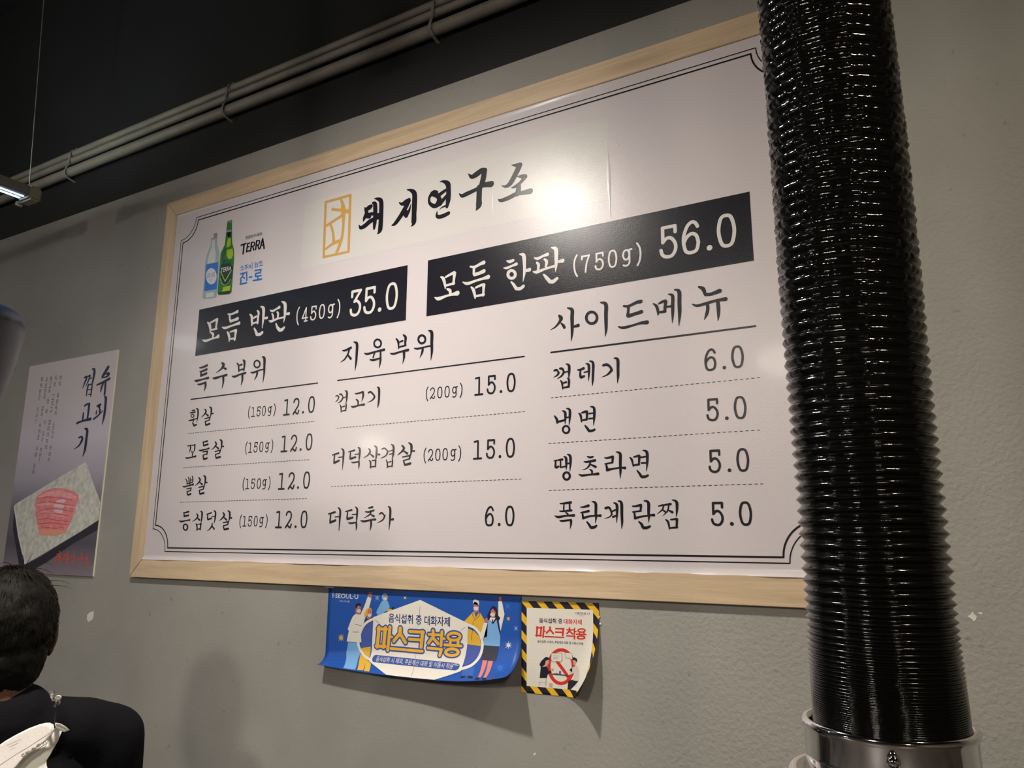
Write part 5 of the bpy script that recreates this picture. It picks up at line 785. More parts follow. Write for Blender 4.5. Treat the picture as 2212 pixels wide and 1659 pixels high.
for li, (col, s) in enumerate(LETTERS):
    for st in s.split('/'):
        cl = st[0] == 'c'; P = parse(st[1:] if cl else st)
        sq = col == 'gold' and not cl and len(P) == 2
        P = [(x, y, w_*1.12 if w_ < 5.5 else w_) for x, y, w_ in P]
        lett.add('seal_emblem' if col == 'gold' else 'lettering#%d' % li, col, 3.5, ribbon(P, cl, square=sq))
GLY = {  # strokes of the typewriter-like figures: x in half widths of a nought, y in heights
 '0': ['c0,.955 .55,.87 .82,.5 .55,.13 0,.045 -.55,.13 -.82,.5 -.55,.87'],
 '1': ['-.75,.93 .05,.955', '.05,.955 .05,.05', '-.85,.045 .85,.045'],
 '2': ['-.78,.76 -.62,.89 -.1,.96 .45,.91 .72,.74 .5,.5 -.3,.22 -.82,.03', '-.82,.03 -.5,.16 -.1,.13 .3,.045 .62,.05 .85,.22'],
 '3': ['-.7,.955 .8,.955', '-.7,.955 -.7,.76', '.8,.955 -.25,.56', '-.25,.56 .2,.57 .68,.44 .76,.26 .45,.09 -.1,.04 -.68,.11 -.85,.27'],
 '4': ['.35,.97 -.85,.27', '-.85,.27 .95,.27', '.35,.97 .35,.05', '-.1,.045 .85,.045'],
 '5': ['-.6,.955 .8,.955', '.8,.955 .8,.77', '-.6,.955 -.62,.5', '-.62,.5 -.2,.61 .3,.6 .74,.43 .76,.23 .35,.06 -.3,.05 -.72,.13 -.86,.27'],
 '6': ['.78,.8 .55,.92 .15,.96 -.35,.85 -.75,.58 -.8,.33', '-.8,.33 -.58,.1 0,.04 .58,.1 .8,.32', '.8,.32 .6,.53 .1,.61 -.45,.52 -.74,.38'],
 '7': ['-.8,.955 .8,.955', '-.8,.955 -.8,.79', '.8,.955 .2,.5 -.05,.04'],
 'g': ['c-.15,.84 .3,.77 .5,.58 .3,.38 -.15,.31 -.6,.38 -.8,.58 -.6,.77', '.52,.8 .52,.3 .45,.1 .1,-.01 -.35,-.03 -.75,.02', '.3,.79 .6,.83 1.0,.84'],
 '.': [], '(': ['.5,1.1 .0,.85 -.15,.5 .05,.13 .5,-.12'], ')': ['-.5,1.1 .0,.85 .15,.5 -.05,.13 -.5,-.12'],
}
for ni, (t, col, xs, yb, h) in enumerate(NUMBERS):
    hw = 0.268*h; wd = (0.104 if h > 60 else 0.106 if h > 35 else 0.098)*h
    if col == 'white' and h < 60: wd = 0.1*h
    for ch, cx in zip(t, xs):
        for st in GLY[ch]:
            cl = st[0] == 'c'; P = [(cx+float(a)*hw, yb+float(b)*h, wd) for a, b in (p.split(',') for p in (st[1:] if cl else st).split())]
            lett.add('lettering#n%d' % ni, col, 3.5, ribbon(P, cl))
        if ch == '.':
            r = 0.082*h; lett.add('lettering#n%d' % ni, col, 3.5, [[(cx+r*math.cos(a*math.pi/9), yb+r+r*math.sin(a*math.pi/9)) for a in range(18)]])
lett.build(bpt, vinyl)
pr.build(bpt, vinyl)
bt = Print(); bt.load(BOT); 
for k in list(bt.parts): bt.parts[k] = [(c, 4+l, p) for c, l, p in bt.parts[k]]
bt.build(bpt, vinyl, labels={'clear_bottle_picture': 'printed picture of a clear bottle with blue label', 'green_bottle_picture': 'printed picture of a green beer bottle'})

# ------------------------------------------------------------ the two paper notices under the board
def banner_surf(a, b, lift=0.0):
    s = min(max(a/527, 0), 1); t0 = 0.78-0.36*s; th = math.radians(90-150*s*(1-s)); H = 186.0; b0 = t0*H; k = th/(H-b0)
    if b <= b0: z, y, an = b, 0.0, 0.0
    else: e = b-b0; z = b0+math.sin(k*e)/k; y = (1-math.cos(k*e))/k; an = k*e
    l = lift*0.12
    return Vector((-1.3084+a/1000, 0.0080-y/1000-l*math.cos(an)/1000, 1.1350-z/1000+l*math.sin(an)/1000))
def sticker_surf(a, b, lift=0.0):
    nx_, nb = math.cos(math.radians(25)), math.sin(math.radians(25)); e = a*nx_+b*nb-158; y = 0.0; an = 0.0; l = lift*0.12
    if e > 0: an = 0.025*e; m = math.sin(an)/0.025-e; y = (1-math.cos(an))/0.025; a += nx_*m-nx_*l*math.sin(an); b += nb*m-nb*l*math.sin(an)
    return Vector((-0.7817+a/1000, 0.0079-y/1000-l*math.cos(an)/1000, 1.1260+a*2e-5-b/1000))
def sheet(name, W, H, f, m, parent, n=(40, 30)):
    bm = bmesh.new(); G = [[[bm.verts.new(f(W*i/n[0], H*j/n[1], lf)) for i in range(n[0]+1)] for j in range(n[1]+1)] for lf in (0.0, -1.6)]
    for k in (0, 1):
        for j in range(n[1]):
            for i in range(n[0]): bm.faces.new((G[k][j][i], G[k][j+1][i], G[k][j+1][i+1], G[k][j][i+1]))
    for j in range(n[1]):
        for i in (0, n[0]): bm.faces.new((G[0][j][i], G[0][j+1][i], G[1][j+1][i], G[1][j][i]))
    for i in range(n[0]):
        for j in (0, n[1]): bm.faces.new((G[0][j][i], G[0][j][i+1], G[1][j][i+1], G[1][j][i]))
    bmesh.ops.recalc_face_normals(bm, faces=bm.faces[:])
    o = link(name, bm, m, smooth=True); keep(o, parent); return o
notice = thing('paper_notice', 'blue landscape mask notice with cartoon people taped under the menu board', 'notice', (-1.3084, 0.008, 1.1350))
ns = sheet('paper_sheet', 527, 186, banner_surf, PRINT['banner'], notice, (40, 93))
q = Print(); q.load(BAN); q.build(banner_surf, ns, cuts=[(1, [70+3*k for k in range(39)]), (0, [40*k for k in range(1, 14)])], labels={'mask_picture': 'printed white face mask with ear loops'})
TAPE = mat('clear_tape', (0.75, 0.75, 0.72), 0.12, spec=0.8, coat=0.6, coat_r=0.05)
bm = bmesh.new(); box(bm, (-1.3205, 0.0068, 1.1342), (-1.2925, 0.0089, 1.1380), 0.0006); keep(link('tape', bm, TAPE), notice)
warn = thing('warning_notice', 'small white mask notice with black and yellow striped border, its lower right corner curling', 'notice', (-0.7817, 0.008, 1.1260))
ws = sheet('paper_sheet', 171, 176, sticker_surf, PRINT['hair'], warn, (85, 44))
q = Print()
def clip(poly, x0, y0, x1, y1):
    for ax, v, sg in ((0, x0, 1), (0, x1, -1), (1, y0, 1), (1, y1, -1)):
        out = []
        for i in range(len(poly)):
            a, b = poly[i-1], poly[i]; da, db = sg*(a[ax]-v), sg*(b[ax]-v)
            if da*db < 0: t = da/(da-db); out.append((a[0]+(b[0]-a[0])*t, a[1]+(b[1]-a[1])*t))
            if db >= 0: out.append(b)
        poly = out
        if not poly: return None
    return poly
BDR = (12, 13, 158.5, 163)
for k in range(-5, 7):
    c = k*35.5; st = [(c-10, 0-10), (c+6, 0-10), (c+6+200, 190), (c-10+200, 190)]
    st = [(c+y-2, y) for y in (-5, 190)]+[(c+y+14.5, y) for y in (190, -5)]
    for r in ((0, 0, 171, BDR[1]), (0, BDR[3], 171, 176), (0, BDR[1], BDR[0], BDR[3]), (BDR[2], BDR[1], 171, BDR[3])):
        p = clip(st, *r)
        if p and len(p) > 2: q.add('hazard_stripes', 'stripe', 1, [p])
q.add('white_field', 'cream', 1, [[(BDR[0], BDR[1]), (BDR[2], BDR[1]), (BDR[2], BDR[3]), (BDR[0], BDR[3])]])
q.load(STK); q.build(sticker_surf, ws, cuts=[(1, [8*k for k in range(1, 22)]), (0, [90+2.5*k for k in range(32)])], labels={'hazard_stripes': 'yellow diagonal stripes on black'})
bm = bmesh.new()
for x, z in ((-0.6105, 1.1035), (-0.6085, 1.0905)): 
    r = bmesh.ops.create_icosphere(bm, subdivisions=2, radius=0.0021, matrix=Matrix.Translation((x, 0.0078, z)) @ Matrix.Diagonal((1, 0.4, 1.1, 1)))
keep(link('tape', bm, TAPE, smooth=True), warn)

# ------------------------------------------------------------ meat poster on the left
poster = thing('meat_poster', 'tall grey poster of raw meat on a stone slab, left of the menu board', 'poster', (-2.742, 0.003, 1.1325))
PW, PH = 499.0, 698.0
m = bpy.data.materials.new('poster_background'); m.use_nodes = True; nt = m.node_tree; b = nt.nodes['Principled BSDF']; b.inputs['Roughness'].default_value = 0.5
tc = nt.nodes.new('ShaderNodeTexCoord'); sp = nt.nodes.new('ShaderNodeSeparateXYZ'); nt.links.new(tc.outputs['Object'], sp.inputs[0])
mr = nt.nodes.new('ShaderNodeMapRange'); mr.inputs['From Min'].default_value = 1.132; mr.inputs['From Max'].default_value = 1.83; nt.links.new(sp.outputs['Z'], mr.inputs['Value'])
cr = nt.nodes.new('ShaderNodeValToRGB'); e = cr.color_ramp.elements; e[0].position = 0; e[0].color = (0.24, 0.20, 0.24, 1); e[1].position = 1; e[1].color = (0.62, 0.57, 0.57, 1)
for ps, c in ((0.14, (0.09, 0.08, 0.11)), (0.3, (0.15, 0.14, 0.18)), (0.45, (0.42, 0.39, 0.47)), (0.62, (0.60, 0.56, 0.65)), (0.8, (0.62, 0.56, 0.60))): q_ = e.new(ps); q_.color = (*c, 1)
nt.links.new(mr.outputs[0], cr.inputs['Fac']); nt.links.new(cr.outputs['Color'], b.inputs['Base Color'])
def ppt(x, y, lift=0.0): return Vector((-2.742+x/1000, 0.003-lift*0.0001, 1.832-y/1000))
bm = bmesh.new(); box(bm, (-2.742, 0.0030, 1.1345), (-2.742+PW/1000, 0.0034, 1.8315)); pf = keep(link('printed_face', bm, m), poster)
bm = bmesh.new(); box(bm, (-2.742, 0.0034, 1.1345), (-2.742+PW/1000, WALL_Y-0.0003, 1.8315)); keep(link('foam_board', bm, mat('foam_core', (0.80, 0.77, 0.62), 0.6)), poster)
q = Print(); q.load(PST)
for k in list(q.parts):
    q.parts[k] = [(c, l, pp) for c, l, poly in q.parts[k] for pp in [clip(poly, 0.5, 0.5, PW-0.5, PH-1.5)] if pp and len(pp) > 2]
q.build(ppt, pf, labels={'meat_picture': 'printed slab of raw pink meat', 'slab_picture': 'printed pale stone slab'})
# ------------------------------------------------------------ black flexible exhaust hose with chrome collar
HX, HY, HR = -0.0513, -0.80, 0.0490
hose = thing('exhaust_hose', 'black ribbed flexible exhaust hose hanging in front of the menu board, with chrome collar', 'exhaust hose', (HX, HY, 1.10))
FOIL = mat('black_foil', (0.004, 0.004, 0.004), 0.12, spec=0.42, noise_amt=0.1, bump=0.25, bump_scale=90)
CHROME = mat('chrome', (0.82, 0.81, 0.82), 0.07, metal=1.0, noise_amt=0.03, bump=0.02, bump_scale=30)
bm = bmesh.new(); SEG = 150; z = 1.112; rings = []; k = 0; ZR = 1.112
while z < CEIL:
    h = z-ZR
    pitch = 0.0013+0.0068*min(1, max(0, (h-0.03)/0.085))**1.1 if h < 0.12 else min(0.0094, 0.0080+h*0.0010)
    amp = 0.00075+0.0030*min(1, max(0, (h-0.015)/0.10)); rnd = min(1, max(0, (h-0.17)/0.15)); crin = min(1, max(0.0, (h-0.09)/0.35))
    steps = (0, 0.17, 0.34, 0.5, 0.66, 0.83) if z < 1.78 else (0, 0.25, 0.5, 0.75)
    for t in steps:
        tri = 1-abs(2*t-1); rd = math.sqrt(max(0, 1-(2*t-1)**2)); f = tri*(1-rnd)+rd*rnd
        ring = []
        flank = math.sin(math.pi*t)
        for i in range(SEG):
            a = 2*math.pi*i/SEG
            nv = noise.noise(Vector((math.cos(a)*9, math.sin(a)*9, z*160)))*0.00075+noise.noise(Vector((math.cos(a)*26, math.sin(a)*26, z*420)))*0.0008
            nz = noise.noise(Vector((math.cos(a)*14+5, math.sin(a)*14, z*90)))*0.0011
            slope = 0.0045*rnd*math.cos(a-2.6)
            r = HR-0.0043+0.0036*max(0, 1-h/0.11)**1.5+amp*f+nv*crin*(0.35+flank)+0.0011*math.sin(a*2+z*5)*rnd
            ring.append(bm.verts.new((HX+r*math.cos(a)+0.0012*math.sin(z*9)*rnd-0.007*h+0.0015, HY+r*math.sin(a), z+pitch*t+nz*crin*flank+slope)))
        rings.append(ring)
    z += pitch; k += 1
for a, b in zip(rings, rings[1:]):
    for i in range(SEG): bm.faces.new((a[i], a[(i+1) % SEG], b[(i+1) % SEG], b[i]))
bm.faces.new(rings[0][::-1])
keep(link('ribbed_tube', bm, FOIL, smooth=True), hose)
CR_ = 0.0530
bm = bmesh.new()
prof = [(0.047, 0.0), (CR_-0.0006, 0.0), (CR_, 0.004), (CR_, 0.047), (CR_+0.0013, 0.0485), (CR_+0.0017, 0.0505), (CR_+0.0012, 0.0525), (CR_-0.0006, 0.0535), (CR_-0.0030, 0.0528), (CR_-0.0042, 0.050), (CR_-0.0044, 0.03)]
COLZ = 1.0780
lathe(bm, prof, (HX, HY, COLZ), 96, cap=False); col_ = keep(link('collar', bm, CHROME, smooth=True), hose); col_['label'] = 'shiny chrome collar at the foot of the hose'
bm = bmesh.new()      # flared hood ring below the collar, leaning out towards the left
lathe(bm, [(0.0525, 0.010), (0.0555, 0.0165), (0.0620, 0.0205), (0.0650, 0.0195), (0.0655, 0.017), (0.0640, 0.0150), (0.058, 0.0105), (0.055, 0.004), (0.0545, -0.03), (0.07, -0.06), (0.12, -0.11), (0.15, -0.15), (0.148, -0.152), (0.068, -0.063), (0.052, -0.03), (0.051, 0.008)], (HX, HY, COLZ), 96, cap=False)
keep(link('hood_bell', bm, CHROME, smooth=True), hose)
bm = bmesh.new(); rv = reach(1932, 1655, 0.452); dr = Vector((rv.x-HX, rv.y-HY, 0)).normalized(); pc = Vector((HX, HY, rv.z))+dr*(CR_)
bmesh.ops.create_uvsphere(bm, u_segments=20, v_segments=12, radius=0.0042, matrix=Matrix.Translation(pc) @ Matrix.Diagonal((1, 1, 0.9, 1)))
keep(link('rivet', bm, CHROME, smooth=True), hose)

# ------------------------------------------------------------ corrugated conduits along the black upper wall
CONDUIT = mat('grey_conduit_plastic', (0.27, 0.24, 0.205), 0.55, noise_amt=0.12, noise_scale=14)
def conduit(name, label, z0, z1, zy, r, y, xa=-8.45, xb=3.15, wig=0.004, seg=14):
    t = thing(name, label, 'conduit', (xa, y, z0), group=None)
    bm = bmesh.new(); p = []; rad = []; n = int((xb-xa)/0.0042)
    for i in range(n+1):
        x = xa+(xb-xa)*i/n; s = i/n
        p.append((x, y+wig*0.5*math.sin(x*3.1+zy), z0+(z1-z0)*s+wig*math.sin(x*2.3+zy*2))); rad.append(r*(1.0 if i % 2 else 0.85))
    tube(bm, p, r, seg, True, rad); keep(link('corrugated_tube', bm, CONDUIT, smooth=True), t); return t
conduit('conduit', 'thick corrugated conduit, lowest of those along the black upper wall', 2.524, 2.524, 0.3, 0.0170, WALL_Y-0.021, wig=0.002)
conduit('conduit', 'thin corrugated conduit running just above the thick one', 2.5570, 2.5835, 0.3, 0.0120, WALL_Y-0.017, wig=0.002)
conduit('conduit', 'thin corrugated conduit, topmost of those along the black upper wall', 2.5860, 2.6125, 0.3, 0.0120, WALL_Y-0.015, wig=0.002)
CLIPM = mat('pale_clip', (0.26, 0.25, 0.24), 0.5)
for x in (-2.62, -1.80, -1.03, -0.2):
    bm = bmesh.new()
    for k in (-2, -1, 0, 1, 2): tube(bm, [(x+k*0.0016, WALL_Y+yy, zz) for yy, zz in ((0, 2.497), (-0.028, 2.503), (-0.039, 2.512), (-0.0405, 2.526), (-0.036, 2.541), (-0.0315, 2.556), (-0.0305, 2.575), (-0.030, 2.597), (-0.024, 2.612), (-0.010, 2.619), (0, 2.621))], 0.0014, 6)
    bmesh.ops.create_icosphere(bm, subdivisions=1, radius=0.006, matrix=Matrix.Translation((x, WALL_Y-0.008, 2.622)))
    o = link('conduit_clip', bm, CLIPM); o['group'] = 'clips holding the conduits'
    tag(o, {-2.62: 'leftmost pale clip strapping the three conduits to the wall', -1.80: 'second pale clip from the left on the conduits', -1.03: 'third pale clip on the conduits, near the top edge', -0.2: 'clip on the conduits behind the hose'}[x], 'clip', 'clips holding the conduits')

# ------------------------------------------------------------ linear lamp hanging at the left by a thin wire
lx, lz = -2.441, 2.300
ll = thing('linear_lamp', 'long grey ceiling lamp with two bluish light strips hung by a wire', 'lamp', (lx, -0.232, lz))
LBODY = mat('lamp_grey_metal', (0.20, 0.20, 0.20), 0.45, noise_amt=0.08); STRIP = mat('cool_light_strip', (0.5, 0.6, 0.7), 0.4, emit=(0.45, 0.72, 1.0), es=7.0)
bm = bmesh.new(); box(bm, (lx-0.030, -1.9, lz-0.002), (lx+0.028, -0.236, lz+0.030), 0.003); keep(link('housing', bm, LBODY), ll)
bm = bmesh.new(); box(bm, (lx-0.022, -1.88, lz-0.0035), (lx-0.014, -0.240, lz-0.0012)); keep(link('light_strip', bm, STRIP), ll)
bm = bmesh.new(); box(bm, (lx-0.000, -1.88, lz-0.0035), (lx+0.007, -0.240, lz-0.0012)); keep(link('light_strip', bm, STRIP), ll)
bm = bmesh.new(); box(bm, (lx-0.018, -1.88, lz+0.0295), (lx+0.016, -0.262, lz+0.0312)); keep(link('light_strip', bm, mat('added_uplight_strip', (0.5, 0.6, 0.6), 0.4, emit=(0.80, 0.95, 0.88), es=26.0)), ll)['label'] = 'added glowing strip that brightens the black wall'  # glowing top strip added to lift the black wall at the left
bm = bmesh.new(); box(bm, (lx-0.036, -0.236, lz-0.014), (lx+0.034, -0.200, lz+0.032), 0.006); box(bm, (lx-0.05, -0.236, lz-0.020), (lx-0.042, -0.215, lz-0.004), 0.002); box(bm, (lx-0.05, -0.232, lz-0.012), (lx-0.03, -0.22, lz-0.006), 0.001)
keep(link('end_cap', bm, mat('lamp_end_cap', (0.30, 0.28, 0.20), 0.45)), ll)
bm = bmesh.new(); tube(bm, [(lx, -0.225, lz+0.028), (lx-0.010, -0.236, 2.62), (lx-0.024, -0.25, 3.0), (lx-0.040, -0.265, CEIL)], 0.0016, 8); keep(link('wire', bm, mat('steel_wire', (0.35, 0.34, 0.31), 0.35, metal=0.6)), ll)
bm = bmesh.new(); tube(bm, [(lx, -1.7, lz+0.028), (lx-0.012, -1.7, CEIL)], 0.0016, 8); keep(link('wire', bm, bpy.data.materials['steel_wire']), ll)

# ------------------------------------------------------------ dark glossy extractor cup at the left edge
dk = reach(-153, 760, 1.0)
cup = thing('extractor_hood', 'glossy dark blue-black rounded extractor hood at the left edge', 'extractor hood', (dk.x, dk.y, dk.z-0.15))
DARK = mat('dark_gloss_paint', (0.004, 0.009, 0.022), 0.30, spec=0.35, noise_amt=0.05)
bm = bmesh.new(); lathe(bm, [(0.030, -0.150), (0.050, -0.132), (0.062, -0.112), (0.072, -0.0885), (0.0873, -0.055), (0.0965, -0.012), (0.1005, 0.018), (0.1035, 0.038), (0.1032, 0.050), (0.099, 0.059), (0.090, 0.065), (0.06, 0.069), (0.036, 0.071)], (dk.x, dk.y, dk.z), 72)
keep(link('hood_shell', bm, DARK, smooth=True), cup)
bm = bmesh.new(); dz = Vector((dk.x, dk.y, dk.z-0.10)); side = -rt*0.16; side.z = 0
E0 = [dz+Vector((0, 0, 0.165)), dz+Vector((0, 0, 0.175))+side*0.1, dz+Vector((0, 0, 0.185))+side*0.4, dz+Vector((0, 0, 0.20))+side*0.8, dz+Vector((0, 0, 0.24))+side, dz+Vector((0, 0, CEIL-dz.z))+side]
tube(bm, E0, 0.034, 24); keep(link('duct', bm, DARK, smooth=True), cup)

# ------------------------------------------------------------ spotlights of the room, some added for fill, out of the frame but reflected in board, hose and collar
BLACKM = mat('lamp_black_metal', (0.02, 0.02, 0.02), 0.35)
for i, (p, t, wt, c, cone, r, wh) in enumerate(SPOTS):
    th = thing('spotlight', 'black ceiling spotlight '+wh, 'spotlight', p)
    mt = aim_matrix(p, t); bm = bmesh.new(); lathe(bm, [(r+0.008, -0.006), (r+0.010, 0.0), (r+0.010, 0.10), (r*0.6, 0.125), (r*0.4, 0.125)], (0, 0, 0), 28, cap=False)
    for v in bm.verts: v.co = mt @ v.co+Vector(p)
    keep(link('lamp_can', bm, BLACKM, smooth=True), th)
    bm = bmesh.new(); bmesh.ops.create_circle(bm, cap_ends=True, radius=r*0.99, segments=28)
    for v in bm.verts: v.co = mt @ (v.co+Vector((0, 0, 0.006)))+Vector(p)
    es = wt*LENS/(math.pi*math.pi*r*r)
    keep(link('lens', bm, mat('lit_lens', (0.8, 0.8, 0.8), 0.4, emit=c, es=es)), th)
    bm = bmesh.new(); top = mt @ Vector((0, 0, 0.11))+Vector(p); tube(bm, [top, (top.x, top.y, CEIL)], 0.009, 8); keep(link('stem', bm, BLACKM), th)

# ------------------------------------------------------------ the diner seen from behind
ORG = reach(6, 1375, 1.4); F = Vector((-0.93, 0.37, 0)).normalized(); Rv = Vector((F.y, -F.x, 0)); Zv = Vector((0, 0, 1))
def lp(x, y, z): return ORG+Rv*x+F*y+Zv*z
person = thing('person', 'person seen from behind with short black hair and black jacket', 'person', (ORG.x, ORG.y, 0.0))
def capsule(bm, a, b, ra, rb, n=14):
    a, b = Vector(a), Vector(b); d = (b-a); L = d.length
    q = d.to_track_quat('Z', 'Y').to_matrix().to_4x4() if L > 1e-6 else Matrix.Identity(4)
    prof = [(max(ra*math.sin(t), 1e-4), -ra*math.cos(t)) for t in [math.pi/2*k/5 for k in range(6)]]+[(max(rb*math.cos(t), 1e-4), L+rb*math.sin(t)) for t in [math.pi/2*k/5 for k in range(6)]]
    tmp = bmesh.new(); lathe(tmp, prof, (0, 0, 0), n)
    for v in tmp.verts: v.co = q @ v.co+a
    me = bpy.data.meshes.new('t'); tmp.to_mesh(me); tmp.free(); bm.from_mesh(me); bpy.data.meshes.remove(me)
def ball(bm, c, rx, ry, rz, n=24):   # radii along right, forward, up
    B = Matrix(((Rv.x, F.x, 0, c.x), (Rv.y, F.y, 0, c.y), (0, 0, 1, c.z), (0, 0, 0, 1)))
    bmesh.ops.create_uvsphere(bm, u_segments=n, v_segments=n//2, radius=1.0, matrix=B @ Matrix.Diagonal((rx, ry, rz, 1)))
def grow(name, bm, m, voxel, sm=4, parent=person):
    me = bpy.data.meshes.new('raw'); bm.to_mesh(me); bm.free(); o = bpy.data.objects.new('raw', me); COL.objects.link(o)
    r = o.modifiers.new('r', 'REMESH'); r.mode = 'VOXEL'; r.voxel_size = voxel
    if sm: s = o.modifiers.new('s', 'SMOOTH'); s.iterations = sm; s.factor = 0.5
    out = bpy.data.meshes.new_from_object(o.evaluated_get(bpy.context.evaluated_depsgraph_get()))
    bpy.data.objects.remove(o); bpy.data.meshes.remove(me); out.name = name
    return keep(link(name, out, m, smooth=True), parent)
SKIN = mat('skin', (0.13, 0.055, 0.033), 0.5, noise_amt=0.06, noise_scale=20)
JACKET = mat('black_jacket_cloth', (0.007, 0.007, 0.009), 0.9, spec=0.12, noise_amt=0.2, noise_scale=12, bump=0.4, bump_scale=160)
TROUS = mat('dark_trousers', (0.02, 0.02, 0.03), 0.85, bump=0.3, bump_scale=150)
HAIRM = mat('black_hair', (0.005, 0.0042, 0.003), 0.65, spec=0.18, noise_amt=0.3, noise_scale=40, bump=0.5, bump_scale=180)
ARM = {}
for s in (1, -1):
    ARM[s] = [lp(0.205*s, 0.0, -0.205), lp(0.245*s, 0.06, -0.46), lp(0.13*s, 0.30, -0.40), lp(0.11*s, 0.345, -0.385)]
bm = bmesh.new()
ball(bm, lp(0, 0.0, 0.018), 0.074, 0.092, 0.094); ball(bm, lp(0, 0.03, -0.04), 0.060, 0.068, 0.078); ball(bm, lp(0, 0.052, -0.088), 0.030, 0.036, 0.028)
capsule(bm, lp(0, 0.092, 0.0), lp(0, 0.108, -0.032), 0.008, 0.014)                       # nose
for s in (1, -1):
    ball(bm, lp(0.031*s, 0.083, 0.008), 0.014, 0.008, 0.008); ball(bm, lp(0.03*s, 0.088, 0.024), 0.020, 0.006, 0.005)
    ball(bm, lp(0.0775*s, -0.004, -0.012), 0.0085, 0.016, 0.031); ball(bm, lp(0.083*s, -0.014, 0.0), 0.0045, 0.016, 0.024)   # ears
ball(bm, lp(0, 0.094, -0.060), 0.024, 0.008, 0.005); ball(bm, lp(0, 0.093, -0.070), 0.020, 0.008, 0.006)
capsule(bm, lp(0, -0.022, -0.05), lp(0, -0.034, -0.16), 0.052, 0.060)
capsule(bm, lp(-0.06, -0.02, -0.19), lp(0.06, -0.02, -0.19), 0.06, 0.06)
ball(bm, lp(0, 0.0, -0.32), 0.165, 0.105, 0.17); ball(bm, lp(0, 0.02, -0.48), 0.145, 0.10, 0.16); ball(bm, lp(0, 0.01, -0.63), 0.17, 0.12, 0.11)
for s in (1, -1):
    A = ARM[s]; capsule(bm, lp(0.05*s, -0.01, -0.19), A[0]-Rv*0.02*s-Zv*0.01, 0.055, 0.048); capsule(bm, A[0]-Rv*0.02*s-Zv*0.01, A[1], 0.046, 0.038); capsule(bm, A[1], A[2], 0.040, 0.026)
    hand = A[3]; ball(bm, hand+F*0.03, 0.040, 0.050, 0.015)
    for k, (dx, ln) in enumerate(((-0.028, 0.062), (-0.010, 0.074), (0.010, 0.070), (0.028, 0.054))):
        b0 = hand+Rv*dx+F*0.070; b1 = b0+F*ln*0.55-Zv*0.008; b2 = b1+F*ln*0.38-Zv*0.022; capsule(bm, b0, b1, 0.0092, 0.0085, 10); capsule(bm, b1, b2, 0.0085, 0.0072, 10)
    th0 = hand-Rv*0.034*s+F*0.012; capsule(bm, th0, th0-Rv*0.026*s+F*0.030, 0.011, 0.0095, 10); capsule(bm, th0-Rv*0.026*s+F*0.030, th0-Rv*0.028*s+F*0.058, 0.0095, 0.008, 10)
    hip = lp(0.09*s, 0.02, -0.64); knee = lp(0.13*s, 0.40, -0.62); ankle = lp(0.13*s, 0.36, -0.98)
    capsule(bm, hip, knee, 0.082, 0.055); capsule(bm, knee, ankle, 0.053, 0.034); capsule(bm, ankle-Zv*0.02-F*0.03, ankle+F*0.13-Zv*0.042, 0.036, 0.026)
grow('body', bm, SKIN, 0.0062, 3)
bm = bmesh.new()       # jacket with collar
ball(bm, lp(0, -0.005, -0.33), 0.19, 0.125, 0.19); ball(bm, lp(0, 0.015, -0.48), 0.172, 0.125, 0.175); ball(bm, lp(0, 0.01, -0.60), 0.19, 0.14, 0.09)
capsule(bm, lp(-0.03, -0.034, -0.142), lp(0.03, -0.034, -0.142), 0.066, 0.066)
capsule(bm, lp(-0.06, -0.035, -0.166), lp(0.06, -0.035, -0.166), 0.062, 0.062)
for s in (1, -1):
    A = ARM[s]; capsule(bm, lp(0.03*s, -0.02, -0.168), lp(0.15*s, -0.005, -0.183), 0.066, 0.062); capsule(bm, lp(0.15*s, -0.002, -0.186), A[0]-Rv*0.006*s+Zv*0.002, 0.063, 0.063); capsule(bm, A[0]-Rv*0.006*s-Zv*0.008, A[1]-Rv*0.016*s, 0.064, 0.056); capsule(bm, A[1], A[2]-F*0.02, 0.056, 0.042)
jk = grow('jacket', bm, JACKET, 0.009, 4); jk['label'] = 'black jacket'
bm = bmesh.new()
for s in (1, -1):
    hip = lp(0.09*s, 0.02, -0.64); knee = lp(0.13*s, 0.40, -0.62); ankle = lp(0.13*s, 0.365, -0.93); capsule(bm, hip, knee, 0.097, 0.068); capsule(bm, knee, ankle, 0.067, 0.055)
ball(bm, lp(0, 0.01, -0.645), 0.19, 0.135, 0.09)
grow('trousers', bm, TROUS, 0.012, 3)
bm = bmesh.new()
for s in (1, -1):
    an = lp(0.13*s, 0.36, -0.98); capsule(bm, an-Zv*0.025-F*0.03, an+F*0.14-Zv*0.046, 0.043, 0.034); 
grow('shoe', bm, mat('black_leather', (0.015, 0.015, 0.015), 0.4), 0.008, 2)
# hair: a cap over skull and nape plus loose strands
bm = bmesh.new(); ball(bm, lp(0, -0.006, 0.026), 0.0845, 0.100, 0.102, 40); ball(bm, lp(0, -0.032, -0.030), 0.070, 0.066, 0.080, 32); ball(bm, lp(0, -0.040, -0.078), 0.050, 0.042, 0.046, 24)
hm = grow('hair', bm, HAIRM, 0.006, 3)
me = hm.data; inv_ = [(v.co-ORG) for v in me.vertices]
bmh = bmesh.new(); bmh.from_mesh(me)
bmesh.ops.delete(bmh, geom=[f for f in bmh.faces if (lambda c: (c.dot(F) > 0.058 and c.z < 0.055) or (c.dot(F) > 0.02 and c.z < -0.03))(f.calc_center_median()-ORG)], context='FACES')
for v in bmh.verts:
    d = v.co-ORG; v.co += d.normalized()*(noise.noise(d*55)*0.0035+noise.noise(d*150)*0.0022)
bmh.to_mesh(me); bmh.free(); hm['label'] = 'short black hair'
bm = bmesh.new(); rnd = random.Random(3)
